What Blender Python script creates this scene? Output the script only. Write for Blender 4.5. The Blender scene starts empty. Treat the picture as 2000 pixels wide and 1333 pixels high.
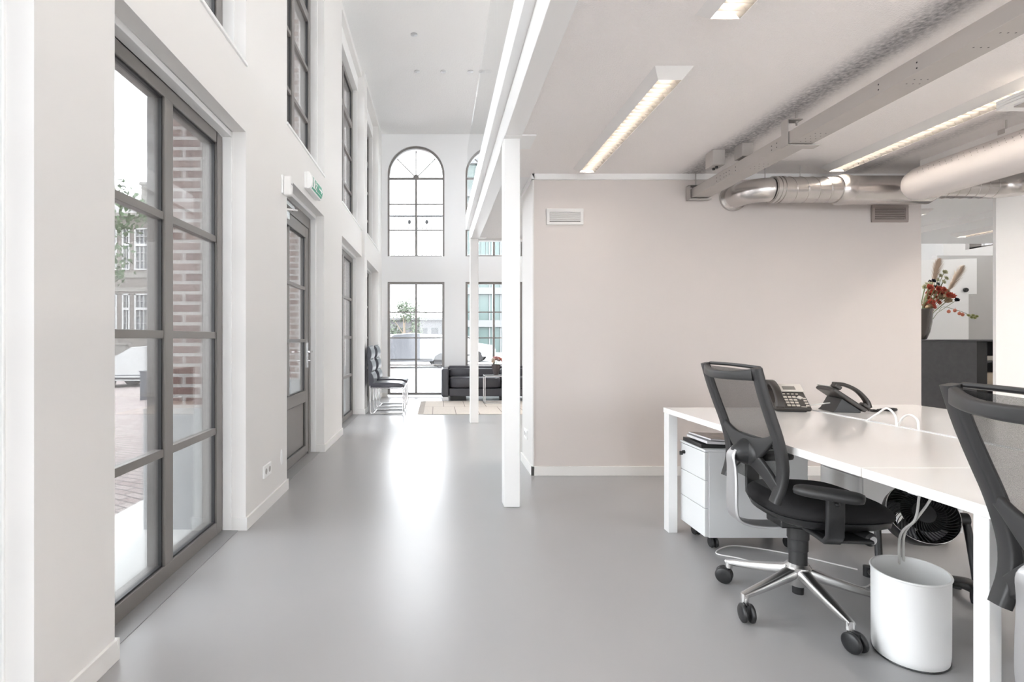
import bpy, math, random
from mathutils import Vector, Matrix
random.seed(7)
C = bpy.context.scene.collection
SC = bpy.context.scene
PI = math.pi
# ---------------------------------------------------------------- camera
cam_d = bpy.data.cameras.new('camera'); cam = bpy.data.objects.new('camera', cam_d); C.objects.link(cam)
cam.location = (0, 0, 1.16); cam.rotation_euler = (PI/2, 0, 0)
cam_d.sensor_width = 36; cam_d.lens = 18.27; cam_d.shift_x = 0.0725; cam_d.shift_y = -0.0023
cam_d.clip_start = 0.02; cam_d.clip_end = 300
SC.camera = cam
# ---------------------------------------------------------------- sky, portals, exposure
W = bpy.data.worlds.new('world'); SC.world = W; W.use_nodes = True
bg = W.node_tree.nodes['Background']
bg.inputs[0].default_value = (0.93, 0.965, 1.0, 1); bg.inputs[1].default_value = 1.9
SC.view_settings.view_transform = 'Standard'; SC.view_settings.look = 'None'
SC.view_settings.gamma = 1; SC.view_settings.use_curve_mapping = False
SC.view_settings.exposure = 2.52
ADDED_LAMP = 74  # strength of the unseen lamps added to brighten the interior
SC.cycles.max_bounces = 12; SC.cycles.diffuse_bounces = 8; SC.cycles.glossy_bounces = 4
SC.cycles.transparent_max_bounces = 24; SC.cycles.caustics_reflective = False; SC.cycles.caustics_refractive = False
SC.cycles.sample_clamp_indirect = 6
def portal(loc, rot, sx, sy):
    l = bpy.data.lights.new('daylight_portal', 'AREA'); l.shape = 'RECTANGLE'; l.size = sx; l.size_y = sy
    l.cycles.is_portal = True
    o = bpy.data.objects.new('daylight_portal', l); C.objects.link(o); o.location = loc; o.rotation_euler = rot
# ---------------------------------------------------------------- materials
MATS = {}
def mat(name, col, rough=0.5, metal=0.0, spec=0.5, bump=None, coat=0.0, vary=None):
    if name in MATS: return MATS[name]
    m = bpy.data.materials.new(name); m.use_nodes = True; MATS[name] = m
    nt = m.node_tree; b = nt.nodes['Principled BSDF']
    b.inputs['Base Color'].default_value = (*col, 1); b.inputs['Roughness'].default_value = rough
    b.inputs['Metallic'].default_value = metal; b.inputs['Specular IOR Level'].default_value = spec
    b.inputs['Coat Weight'].default_value = coat; b.inputs['Coat Roughness'].default_value = 0.08
    tc = nt.nodes.new('ShaderNodeTexCoord')
    if bump:
        n = nt.nodes.new('ShaderNodeTexNoise'); n.inputs['Scale'].default_value = bump[0]; n.inputs['Detail'].default_value = 3
        bp = nt.nodes.new('ShaderNodeBump'); bp.inputs['Strength'].default_value = bump[1]; bp.inputs['Distance'].default_value = bump[2]
        nt.links.new(tc.outputs['Object'], n.inputs['Vector']); nt.links.new(n.outputs[0], bp.inputs['Height'])
        nt.links.new(bp.outputs[0], b.inputs['Normal'])
    if vary:   # (scale, amount): a soft mottling of the colour itself
        n = nt.nodes.new('ShaderNodeTexNoise'); n.inputs['Scale'].default_value = vary[0]; n.inputs['Detail'].default_value = 4
        mx = nt.nodes.new('ShaderNodeMix'); mx.data_type = 'RGBA'
        a = vary[1]
        mx.inputs[6].default_value = (*[c*(1-a) for c in col], 1); mx.inputs[7].default_value = (*[min(1, c*(1+a)) for c in col], 1)
        nt.links.new(tc.outputs['Object'], n.inputs['Vector']); nt.links.new(n.outputs[0], mx.inputs[0]); nt.links.new(mx.outputs[2], b.inputs['Base Color'])
    return m
def emis(name, col, s):
    m = bpy.data.materials.new(name); m.use_nodes = True; nt = m.node_tree
    nt.nodes.remove(nt.nodes['Principled BSDF']); e = nt.nodes.new('ShaderNodeEmission')
    e.inputs[0].default_value = (*col, 1); e.inputs[1].default_value = s
    nt.links.new(e.outputs[0], nt.nodes['Material Output'].inputs[0]); return m
def glassmat(name, tint, refl=1.0):
    m = bpy.data.materials.new(name); m.use_nodes = True; nt = m.node_tree
    nt.nodes.remove(nt.nodes['Principled BSDF'])
    t = nt.nodes.new('ShaderNodeBsdfTransparent'); t.inputs[0].default_value = (*tint, 1)
    g = nt.nodes.new('ShaderNodeBsdfGlossy'); g.inputs['Roughness'].default_value = 0.0
    f = nt.nodes.new('ShaderNodeFresnel'); f.inputs[0].default_value = 1.45
    mu = nt.nodes.new('ShaderNodeMath'); mu.operation = 'MULTIPLY'; mu.inputs[1].default_value = refl
    mx = nt.nodes.new('ShaderNodeMixShader')
    nt.links.new(f.outputs[0], mu.inputs[0]); nt.links.new(mu.outputs[0], mx.inputs[0])
    nt.links.new(t.outputs[0], mx.inputs[1]); nt.links.new(g.outputs[0], mx.inputs[2])
    nt.links.new(mx.outputs[0], nt.nodes['Material Output'].inputs[0]); return m
def brickmat(name, c1, c2, mortar, bw, rh, ms, rot=0, flat=False):
    m = bpy.data.materials.new(name); m.use_nodes = True; nt = m.node_tree; b = nt.nodes['Principled BSDF']
    b.inputs['Roughness'].default_value = 0.85
    tc = nt.nodes.new('ShaderNodeTexCoord'); sp = nt.nodes.new('ShaderNodeSeparateXYZ'); cb = nt.nodes.new('ShaderNodeCombineXYZ')
    nt.links.new(tc.outputs['Object'], sp.inputs[0])
    if flat:
        nt.links.new(sp.outputs[0], cb.inputs[0]); nt.links.new(sp.outputs[1], cb.inputs[1])
    else:
        ad = nt.nodes.new('ShaderNodeMath'); ad.operation = 'ADD'
        nt.links.new(sp.outputs[0], ad.inputs[0]); nt.links.new(sp.outputs[1], ad.inputs[1])
        nt.links.new(ad.outputs[0], cb.inputs[0]); nt.links.new(sp.outputs[2], cb.inputs[1])
    mp = nt.nodes.new('ShaderNodeMapping'); mp.inputs['Rotation'].default_value = (0, 0, rot)
    nt.links.new(cb.outputs[0], mp.inputs[0])
    br = nt.nodes.new('ShaderNodeTexBrick'); br.inputs['Scale'].default_value = 1.0
    br.inputs['Color1'].default_value = (*c1, 1); br.inputs['Color2'].default_value = (*c2, 1); br.inputs['Mortar'].default_value = (*mortar, 1)
    br.inputs['Brick Width'].default_value = bw; br.inputs['Row Height'].default_value = rh; br.inputs['Mortar Size'].default_value = ms
    nt.links.new(mp.outputs[0], br.inputs['Vector']); nt.links.new(br.outputs['Color'], b.inputs['Base Color'])
    bp = nt.nodes.new('ShaderNodeBump'); bp.inputs['Strength'].default_value = 0.5; bp.inputs['Distance'].default_value = 0.01; bp.invert = True
    nt.links.new(br.outputs['Fac'], bp.inputs['Height']); nt.links.new(bp.outputs[0], b.inputs['Normal'])
    return m
M_wall = mat('white_wall_paint', (0.79, 0.775, 0.76), 0.6, vary=(1.3, 0.012))
M_far = mat('pale_grey_wall_paint', (0.84, 0.85, 0.86), 0.6)
M_greige = mat('greige_wall_paint', (0.67, 0.62, 0.595), 0.6, vary=(0.8, 0.03))
M_white = mat('white_gloss_paint', (0.88, 0.88, 0.875), 0.35)
M_base = mat('white_skirting_paint', (0.80, 0.79, 0.775), 0.35)
M_frame = mat('grey_window_metal', (0.24, 0.225, 0.215), 0.35, 0.2)
M_gasket = mat('black_gasket', (0.02, 0.02, 0.022), 0.4)
M_glass = glassmat('window_glass', (0.985, 0.99, 0.99), 0.8)
M_bal = glassmat('balustrade_glass', (0.995, 0.998, 0.998), 0.25)
M_black = mat('black_plastic', (0.018, 0.018, 0.019), 0.38)
M_char = mat('charcoal_plastic', (0.028, 0.0275, 0.028), 0.42)
M_fabric = mat('black_seat_fabric', (0.028, 0.027, 0.028), 0.95, spec=0.2, bump=(700, 0.4, 0.002))
M_alu = mat('polished_aluminium', (0.80, 0.79, 0.78), 0.27, 1.0, vary=(9, 0.05))
M_alum = mat('satin_aluminium', (0.66, 0.66, 0.67), 0.36, 0.85)
M_chrome = mat('chrome', (0.82, 0.82, 0.83), 0.1, 1.0)
M_steel = mat('galvanised_duct_steel', (0.64, 0.615, 0.595), 0.27, 0.95, bump=(5, 0.10, 0.01), vary=(7, 0.12))
M_trunk = mat('grey_trunking_steel', (0.50, 0.475, 0.455), 0.5, 0.35, vary=(6, 0.06))
M_fabduct = mat('fabric_duct_cloth', (0.74, 0.70, 0.68), 0.85, vary=(3, 0.02))
M_desk = mat('white_desk_laminate', (0.90, 0.885, 0.865), 0.16, spec=0.5, coat=0.3)
M_edge = mat('white_desk_edge', (0.82, 0.82, 0.82), 0.35)
M_cab = mat('white_lacquered_metal', (0.77, 0.78, 0.785), 0.35)
M_leather = mat('dark_grey_leather', (0.045, 0.045, 0.056), 0.33, spec=0.6, bump=(38, 0.35, 0.01))
M_phone = mat('dark_taupe_phone_plastic', (0.034, 0.029, 0.026), 0.36)
M_key = mat('light_phone_key', (0.60, 0.55, 0.49), 0.4)
M_silver = mat('silver_phone_bezel', (0.60, 0.57, 0.53), 0.35, 0.2)
M_lcd = mat('lcd_grey', (0.20, 0.19, 0.17), 0.2)
M_cable = mat('white_cable_sheath', (0.82, 0.81, 0.79), 0.35)
M_wood = mat('charcoal_wood_veneer', (0.085, 0.085, 0.092), 0.45, bump=(60, 0.1, 0.002), vary=(22, 0.25))
M_dark = mat('near_black_lacquer', (0.012, 0.011, 0.012), 0.4)
M_lampw = mat('white_lamp_housing', (0.78, 0.77, 0.755), 0.5)
M_refl = mat('lamp_reflector', (0.30, 0.28, 0.255), 0.35, 0.3)
M_lamp = emis('warm_fluorescent_tube', (1.0, 0.90, 0.80), 13)
M_added_tube = emis('added_lamp_tube', (1.0, 0.92, 0.84), ADDED_LAMP)
M_stone = mat('bluestone_plinth', (0.36, 0.37, 0.375), 0.7, vary=(5, 0.15))
M_brick = brickmat('red_brown_brick', (0.17, 0.105, 0.092), (0.24, 0.165, 0.145), (0.42, 0.40, 0.385), 0.215, 0.0625, 0.0105)
M_pave = brickmat('street_clinker_paving', (0.235, 0.19, 0.182), (0.31, 0.27, 0.26), (0.10, 0.09, 0.085), 0.21, 0.085, 0.007, rot=0.5, flat=True)
# poured floor: soft gloss with a slight cloudiness
def floor_mat():
    m = mat('poured_grey_floor', (0.355, 0.352, 0.355), 0.3, spec=0.55, vary=(1.6, 0.05))
    return m
M_floor = floor_mat()
# sprayed acoustic ceiling; a band of dust grime settled above the cable trunking and the fabric duct
def ceil_mat():
    m = mat('sprayed_textured_ceiling', (0.90, 0.87, 0.855), 0.9, spec=0.2, bump=(120, 0.6, 0.009))
    nt = m.node_tree; b = nt.nodes['Principled BSDF']
    tc = nt.nodes.new('ShaderNodeTexCoord'); sp = nt.nodes.new('ShaderNodeSeparateXYZ'); nt.links.new(tc.outputs['Object'], sp.inputs[0])
    nz = nt.nodes.new('ShaderNodeTexNoise'); nz.inputs['Scale'].default_value = 55; nz.inputs['Detail'].default_value = 4
    nt.links.new(tc.outputs['Object'], nz.inputs['Vector'])
    def M(op, a, c):
        n = nt.nodes.new('ShaderNodeMath'); n.operation = op
        for i, v in enumerate((a, c)):
            if isinstance(v, (int, float)): n.inputs[i].default_value = v
            else: nt.links.new(v, n.inputs[i])
        return n.outputs[0]
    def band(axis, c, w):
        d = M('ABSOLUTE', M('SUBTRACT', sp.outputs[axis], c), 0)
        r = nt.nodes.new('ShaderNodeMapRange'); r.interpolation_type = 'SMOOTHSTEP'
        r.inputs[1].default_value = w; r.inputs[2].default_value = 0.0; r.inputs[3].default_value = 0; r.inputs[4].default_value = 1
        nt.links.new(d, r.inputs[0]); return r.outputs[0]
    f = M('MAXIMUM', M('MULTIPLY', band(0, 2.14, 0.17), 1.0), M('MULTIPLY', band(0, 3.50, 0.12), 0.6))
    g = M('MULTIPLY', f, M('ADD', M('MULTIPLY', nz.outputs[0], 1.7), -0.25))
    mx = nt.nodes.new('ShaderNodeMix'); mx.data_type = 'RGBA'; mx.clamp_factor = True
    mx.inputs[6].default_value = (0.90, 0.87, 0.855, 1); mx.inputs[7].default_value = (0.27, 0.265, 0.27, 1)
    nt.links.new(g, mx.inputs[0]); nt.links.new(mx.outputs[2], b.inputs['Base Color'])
    return m
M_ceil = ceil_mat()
M_ceilh = mat('white_plaster_ceiling', (0.86, 0.86, 0.855), 0.9, spec=0.2, bump=(45, 0.4, 0.01))
def mesh_fabric():
    m = bpy.data.materials.new('see_through_chair_mesh'); m.use_nodes = True; nt = m.node_tree; b = nt.nodes['Principled BSDF']
    b.inputs['Base Color'].default_value = (0.02, 0.019, 0.018, 1); b.inputs['Roughness'].default_value = 0.7
    tc = nt.nodes.new('ShaderNodeTexCoord'); n = nt.nodes.new('ShaderNodeTexNoise'); n.inputs['Scale'].default_value = 900; n.inputs['Detail'].default_value = 2
    nt.links.new(tc.outputs['Object'], n.inputs['Vector'])
    r = nt.nodes.new('ShaderNodeMapRange'); r.inputs[1].default_value = 0.35; r.inputs[2].default_value = 0.65; r.inputs[3].default_value = 0.58; r.inputs[4].default_value = 0.80
    nt.links.new(n.outputs[0], r.inputs[0]); nt.links.new(r.outputs[0], b.inputs['Alpha'])
    return m
M_mesh = mesh_fabric()
# ---------------------------------------------------------------- geometry helpers
def V(*a): return Vector(a)
class MB:
    def __init__(s): s.v = []; s.f = []
    def add(s, vs, fs):
        n = len(s.v); s.v += [Vector(v) for v in vs]; s.f += [tuple(i+n for i in f) for f in fs]; return s
    def box(s, x0, x1, y0, y1, z0, z1, T=None):
        vs = [V(x, y, z) for z in (z0, z1) for y in (y0, y1) for x in (x0, x1)]
        if T is not None: vs = [T @ v for v in vs]
        return s.add(vs, [(0,2,3,1),(4,5,7,6),(0,1,5,4),(2,6,7,3),(0,4,6,2),(1,3,7,5)])
    def tube(s, pts, r, n=10, closed=False, caps=True):
        pts = [Vector(p) for p in pts]; k = len(pts)
        rr = r if isinstance(r, (list, tuple)) else [r]*k
        tg = []
        for i in range(k):
            a = pts[(i-1) % k] if (closed or i > 0) else pts[i]; b = pts[(i+1) % k] if (closed or i < k-1) else pts[i]
            tg.append((b-a).normalized())
        u = tg[0].orthogonal().normalized(); vs = []
        for i in range(k):
            u = (u - tg[i]*u.dot(tg[i])).normalized(); w = tg[i].cross(u)
            for j in range(n):
                a = 2*PI*j/n; vs.append(pts[i] + (u*math.cos(a) + w*math.sin(a))*rr[i])
        fs = []
        for i in range(k if closed else k-1):
            for j in range(n):
                a = i*n+j; b = i*n+(j+1) % n; c = ((i+1) % k)*n+(j+1) % n; d = ((i+1) % k)*n+j
                fs.append((a, b, c, d))
        if caps and not closed:
            fs.append(tuple(range(n-1, -1, -1))); fs.append(tuple(range((k-1)*n, k*n)))
        return s.add(vs, fs)
    def sweep(s, pts, wdir, prof, caps=True):
        # closed 2D profile (list of (a, b)); a runs along the width direction, b along the normal; prof may be a function of t
        pts = [Vector(p) for p in pts]; k = len(pts); vs = []; n = None
        for i in range(k):
            t = (pts[min(i+1, k-1)] - pts[max(i-1, 0)]).normalized()
            w = Vector(wdir(i/(k-1)) if callable(wdir) else wdir); w = (w - t*w.dot(t)).normalized(); nn = t.cross(w)
            pr = prof(i/(k-1)) if callable(prof) else prof; n = len(pr)
            vs += [pts[i] + w*a + nn*b for a, b in pr]
        fs = [(i*n+j, i*n+(j+1) % n, (i+1)*n+(j+1) % n, (i+1)*n+j) for i in range(k-1) for j in range(n)]
        if caps: fs += [tuple(range(n-1, -1, -1)), tuple(range((k-1)*n, k*n))]
        return s.add(vs, fs)
    def lathe(s, prof, n=24, T=None, caps=True):
        vs = []; k = len(prof)
        for r, z in prof:
            for j in range(n):
                a = 2*PI*j/n; v = V(r*math.cos(a), r*math.sin(a), z); vs.append(T @ v if T is not None else v)
        fs = [(i*n+j, i*n+(j+1) % n, (i+1)*n+(j+1) % n, (i+1)*n+j) for i in range(k-1) for j in range(n)]
        if caps: fs += [tuple(range(n-1, -1, -1)), tuple(range((k-1)*n, k*n))]
        return s.add(vs, fs)
    def cyl(s, a, b, r, n=20, r2=None):
        return s.tube([a, b], [r, r if r2 is None else r2], n)
    def ell(s, c, r, n=16, m=10, T=None, p=1.0):
        vs = []; c = Vector(c)
        sg = lambda x: math.copysign(abs(x)**p, x)
        for i in range(m+1):
            ph = -PI/2 + PI*i/m
            for j in range(n):
                a = 2*PI*j/n; v = V(r[0]*sg(math.cos(ph))*sg(math.cos(a)), r[1]*sg(math.cos(ph))*sg(math.sin(a)), r[2]*sg(math.sin(ph)))
                vs.append((T @ v if T is not None else v) + c)
        return s.add(vs, [(i*n+j, i*n+(j+1) % n, (i+1)*n+(j+1) % n, (i+1)*n+j) for i in range(m) for j in range(n)])
    def prism(s, poly, d0, d1, plane='xz'):
        P = {'xz': lambda a, b, d: V(a, d, b), 'xy': lambda a, b, d: V(a, b, d), 'yz': lambda a, b, d: V(d, a, b)}[plane]
        n = len(poly); vs = [P(a, b, d0) for a, b in poly] + [P(a, b, d1) for a, b in poly]
        fs = [tuple(range(n-1, -1, -1)), tuple(range(n, 2*n))] + [(i, (i+1) % n, n+(i+1) % n, n+i) for i in range(n)]
        return s.add(vs, fs)
    def grid(s, fn, nu, nv):
        vs = [fn(i/nu, j/nv) for i in range(nu+1) for j in range(nv+1)]
        return s.add(vs, [(i*(nv+1)+j, (i+1)*(nv+1)+j, (i+1)*(nv+1)+j+1, i*(nv+1)+j+1) for i in range(nu) for j in range(nv)])
    def xf(s, T): s.v = [T @ v for v in s.v]; return s
    def build(s, name, m, parent=None, bevel=0, smooth=True, solid=0, sub=0, ang=35):
        me = bpy.data.meshes.new(name); me.from_pydata([tuple(v) for v in s.v], [], s.f); me.update()
        import bmesh
        bm = bmesh.new(); bm.from_mesh(me); bmesh.ops.remove_doubles(bm, verts=bm.verts, dist=1e-6)
        if not solid: bmesh.ops.recalc_face_normals(bm, faces=bm.faces)
        bm.to_mesh(me); bm.free()
        if smooth:
            for p in me.polygons: p.use_smooth = True
            me.set_sharp_from_angle(angle=math.radians(ang))
        me.materials.append(m)
        o = bpy.data.objects.new(name, me); C.objects.link(o)
        if parent is not None: o.parent = parent
        if solid:
            md = o.modifiers.new('solid', 'SOLIDIFY'); md.thickness = solid; md.offset = 0
        if sub:
            md = o.modifiers.new('sub', 'SUBSURF'); md.levels = sub; md.render_levels = sub
        if bevel:
            md = o.modifiers.new('bevel', 'BEVEL'); md.width = bevel; md.segments = 2; md.limit_method = 'ANGLE'; md.angle_limit = math.radians(40)
            md.harden_normals = True
        return o
def rrect(w, h, r, n=3):
    out = []
    for cx, cy, a0 in ((w/2-r, h/2-r, 0), (-w/2+r, h/2-r, PI/2), (-w/2+r, -h/2+r, PI), (w/2-r, -h/2+r, 1.5*PI)):
        for i in range(n+1):
            a = a0 + PI/2*i/n; out.append((cx+r*math.cos(a), cy+r*math.sin(a)))
    return out
def bez(P, n=24):
    # Catmull-Rom through the points
    P = [Vector(p) for p in P]; Q = [P[0]*2-P[1]] + P + [P[-1]*2-P[-2]]; out = []
    seg = len(P)-1
    for i in range(n+1):
        t = i/n*seg; k = min(int(t), seg-1); t -= k
        a, b, c, d = Q[k:k+4]
        out.append(0.5*((2*b) + (c-a)*t + (2*a-5*b+4*c-d)*t*t + (-a+3*b-3*c+d)*t**3))
    return out
def thing(name, label, cat, loc=(0,0,0), rz=0, group=None):
    o = bpy.data.objects.new(name, None); C.objects.link(o); o.empty_display_size = 0.1
    o.location = loc; o.rotation_euler = (0, 0, rz); return tag(o, label, cat, group)
def tag(o, label, cat, group=None, kind=None):
    if label: o['label'] = label
    if cat: o['category'] = cat
    if group: o['group'] = group
    if kind: o['kind'] = kind
    return o
def struct(o, label=None):
    o['kind'] = 'structure'
    if label: o['label'] = label
    return o
def semp(name, label=None):
    o = bpy.data.objects.new(name, None); C.objects.link(o); return struct(o, label)
def dup(root, loc, rz, label=None):
    r = root.copy(); C.objects.link(r); r.location = loc; r.rotation_euler = (0, 0, rz)
    if label: r['label'] = label
    def rec(src, dst):
        for ch in list(src.children):
            c = ch.copy(); C.objects.link(c); c.parent = dst; rec(ch, c)
    rec(root, r); return r
# ================================================================ THE SHELL
XW, XF, XO = -1.163, -1.30, -1.75         # inner wall face, window frame face, outer brick face
YFAR, XR, YB, ZC, ZH = 10.38, 10.1, -5.0, 2.55, 5.25
def cells(mb, a0, a1, z0, z1, holes, emit):
    A = sorted({a0, a1, *[h[0] for h in holes], *[h[1] for h in holes]}); A = [a for a in A if a0 <= a <= a1]
    for p, q in zip(A, A[1:]):
        m = (p+q)/2; hs = sorted([(h[2], h[3]) for h in holes if h[0] < m < h[1]]); z = z0
        for h0, h1 in hs:
            if h0 > z: emit(p, q, z, h0)
            z = max(z, h1)
        if z < z1: emit(p, q, z, z1)
BAYS = [(-4.3, -3.0), (-2.1, -0.75), (0.15, 1.497), (1.871, 3.148), (4.005, 5.317), (6.31, 7.955), (8.24, 9.82)]
LO, UP = (0.0, 2.413), (2.83, 5.17)
holes = [(a, b, *LO) for a, b in BAYS] + [(a, b, *UP) for a, b in BAYS]
w = MB(); cells(w, YB, 7.955, 0, ZH+0.05, holes, lambda p, q, z0, z1: w.box(-1.42, XW, p, q, z0, z1))
cells(w, 7.955, YFAR+.3, 0, ZH+0.05, holes, lambda p, q, z0, z1: w.box(-1.42, -1.12, p, q, z0, z1))
struct(w.build('wall_left', M_wall, smooth=False), 'tall white left wall with deep window openings')
w = MB(); hb = [(a+.0, b-.0, 0.0, 2.70) for a, b in BAYS] + [(a, b, 2.80, 5.17) for a, b in BAYS]
cells(w, YB-.4, YFAR+.75, -0.6, 6.2, hb, lambda p, q, z0, z1: w.box(XO, -1.42, p, q, z0, z1))
struct(w.build('wall_outside', M_brick, smooth=False), 'red brown brick outer face of the left wall')
# stone plinth on the outer jambs and stone sills
w = MB()
for a, b in BAYS:
    w.box(XO-.02, -1.40, b-.025, b+.03, -.1, .74); w.box(XO-.02, -1.40, a-.03, a+.012, -.1, .74)
struct(w.build('trim_1', M_stone, bevel=.004), 'grey stone plinth and sill at the outer window jambs')
w = MB()
for a, b in BAYS: w.box(XO-.03, -1.34, a, b, -.1, .012)
struct(w.build('trim_10', mat('pale_sill_stone', (.60, .60, .59), .8, vary=(9, .06)), bevel=.004), 'pale stone sill outside the left windows')
# far wall with tall lower windows and arched upper windows
FW = [(-1.002, 0.133), (0.555, 1.69), (5.2, 6.33), (7.0, 8.13)]  # last two are unseen openings added to let in daylight
ZA, RA = 4.448, 0.5675
w = MB()
fh = [(a, b, 0.0, 2.295) for a, b in FW] + [(a, b, 2.807, ZA+RA+.02) for a, b in FW]
cells(w, -1.42, XR+.3, 0, ZH+.05, fh, lambda p, q, z0, z1: w.box(p, q, YFAR, YFAR+.42, z0, z1))
for a, b in FW:
    n = 28; cx = (a+b)/2
    for i in range(n):
        t0, t1 = PI*i/n, PI*(i+1)/n; x0, x1 = cx-RA*math.cos(t0), cx-RA*math.cos(t1)
        z0, z1 = ZA+RA*math.sin(t0), ZA+RA*math.sin(t1); zt = ZA+RA+.02
        vs = [V(x, y, z) for y in (YFAR, YFAR+.42) for x, z in ((x0, z0), (x1, z1), (x1, zt), (x0, zt))]
        w.add(vs, [(0,1,2,3),(7,6,5,4),(0,4,5,1)])
struct(w.build('wall_far', M_far, smooth=False), 'white end wall with arched upper windows')
# right outer wall with upper windows, back wall
w = MB(); cells(w, YB, YFAR+.3, 0, ZH+.05, [(8.45, 9.95, 2.86, 5.0), (5.6, 7.1, 2.86, 5.0), (2.5, 4.0, 2.86, 5.0)], lambda p, q, z0, z1: w.box(XR, XR+.35, p, q, z0, z1))
struct(w.build('wall_right', M_wall, smooth=False), 'white right outer wall seen beyond the passage')
w = MB(); cells(w, -1.42, XR+.3, 0, ZH+.05, [(-.9, .3, .1, 2.4), (1.0, 2.6, .8, 2.4), (3.4, 5.0, .8, 2.4), (-.9, .3, 2.9, 5.0), (1.5, 3.0, 3.4, 5.0)], lambda p, q, z0, z1: w.box(p, q, YB-.3, YB, z0, z1))  # unseen window openings added here to give light
struct(w.build('wall_behind', M_wall, smooth=False), 'white wall behind the viewpoint')
# floor and ceilings
struct(MB().box(-1.36, XR+.3, YB, YFAR+.1, -.12, 0).build('floor', M_floor, smooth=False), 'smooth poured grey floor')
struct(MB().box(-1.75, XR+.35, YB-.3, YFAR+.45, ZH, ZH+.3).build('ceiling', M_ceilh, smooth=False), 'high white ceiling of the tall hall')
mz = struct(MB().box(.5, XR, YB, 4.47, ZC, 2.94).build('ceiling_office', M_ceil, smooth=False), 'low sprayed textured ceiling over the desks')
w = MB(); w.box(.5, 6.0, 4.47, 7.2, ZC, 2.94); w.box(6.0, XR, 4.47, 7.2, 2.475, 2.94)
struct(w.build('ceiling_passage', M_ceilh, smooth=False), 'low white ceiling behind the greige wall')
# edge beam of the upper floor
w = MB(); w.box(.4575, .575, YB, 7.5, 2.54, 2.732)
struct(w.build('trim_2', M_white, bevel=.004), 'white steel beam under the upper floor edge')
w = MB(); w.box(.403, .50, YB, 7.5, 2.732, 2.945)
struct(w.build('trim_3', M_white, bevel=.004), 'white fascia along the upper floor edge')
w = MB(); w.box(.5, XR, 7.2, 7.3, 2.52, 2.94)
struct(w.build('trim_4', M_white, bevel=.004), 'white end beam of the upper floor')
# greige office wall block
w = MB(); w.box(.815, 4.103, 4.41, 4.95, 0, ZC)
gw = struct(w.build('wall_office', M_greige, smooth=False), 'long greige wall behind the desks')
w = MB(); w.box(.803, .8145, 4.395, 4.93, 0, ZC-.045)
struct(w.build('wall_office_side', M_wall, smooth=False), 'narrow white side of the greige wall block')
w = MB(); w.box(.79, 4.12, 4.375, 4.41, 2.505, ZC+.002); w.box(.79, .815, 4.375, 4.95, 2.505, ZC+.002)
struct(w.build('trim_5', M_white, bevel=.002), 'white cornice strip on top of the greige wall')
w = MB(); w.box(4.78, XR, 4.45, 4.475, 0, ZC-.001)
struct(w.build('wall_right_front', M_white, smooth=False), 'plain white wall panel right of the passage')
# baseboards
def base_l(n, a, b, xw=XW):
    w = MB(); w.box(xw, xw+.012, a, b, 0, .078)
    return w
w = MB(); H = .078
gaps = [YB] + [v for ab in BAYS[:6] for v in ab] + [None]
segs = [(YB, -4.3), (-3.0, -2.1), (-.75, .15), (1.497, 1.871), (3.148, 4.005), (5.317, 6.31)]
for a, b in segs:
    w.box(XW, XW+.012, a, b, 0, H)
    w.box(-1.245, XW+.012, a-.012, a, 0, H); w.box(-1.245, XW+.012, b, b+.012, 0, H)
for a, b in ((7.955, 8.24), (9.82, YFAR)):
    w.box(-1.12, -1.108, a, b, 0, H); w.box(-1.245, -1.108, a-.012, a, 0, H)
struct(w.build('baseboard_left', M_base, bevel=.002), 'low white skirting along the left wall')
w = MB(); w.box(.79, 4.103, 4.395, 4.41, 0, H); w.box(.788, .8035, 4.395, 4.95, 0, H)
struct(w.build('baseboard_office', M_base, bevel=.002), 'low white skirting under the greige wall')
w = MB(); ed = [-1.12] + [v for ab in FW for v in ab] + [XR]
for a, b in zip(ed[::2], ed[1::2]): w.box(a, b, YFAR-.012, YFAR, 0, H)
struct(w.build('baseboard_far', M_base, bevel=.002), 'low white skirting along the far wall')
# white reveal liners: the stepped trim between reveal and frame
w = MB()
for i, (a, b) in enumerate(BAYS):
    w.box(-1.30, -1.245, b-.010, b, 0, 2.413); w.box(-1.30, -1.245, a, a+.010, 0, 2.413)
    w.box(-1.30, -1.245, a, b, 2.378, 2.413)
    w.box(-1.30, -1.23, b-.010, b, 2.83, 5.17); w.box(-1.30, -1.23, a, a+.010, 2.83, 5.17)
    w.box(-1.36, -1.225, a, b, 4.955, 5.17)
struct(w.build('trim_6', M_white, bevel=.003), 'white stepped lining around the left windows')
w = MB()
for i, (a, b) in enumerate(BAYS):
    xw = XW if b < 8 else -1.12
    w.box(-1.30, xw+.012, a-.01, b+.01, 2.812, 2.832)
struct(w.build('trim_7', M_white, bevel=.003), 'thin white sills under the upper left windows')
# narrow floor profile before the windows
w = MB()
for a, b in BAYS: w.box(-1.30, -1.205, a, b, 0, .003)
struct(w.build('trim_8', mat('grey_threshold', (0.30, .30, .305), .35), smooth=False), 'grey threshold strip before the tall windows')
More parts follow.
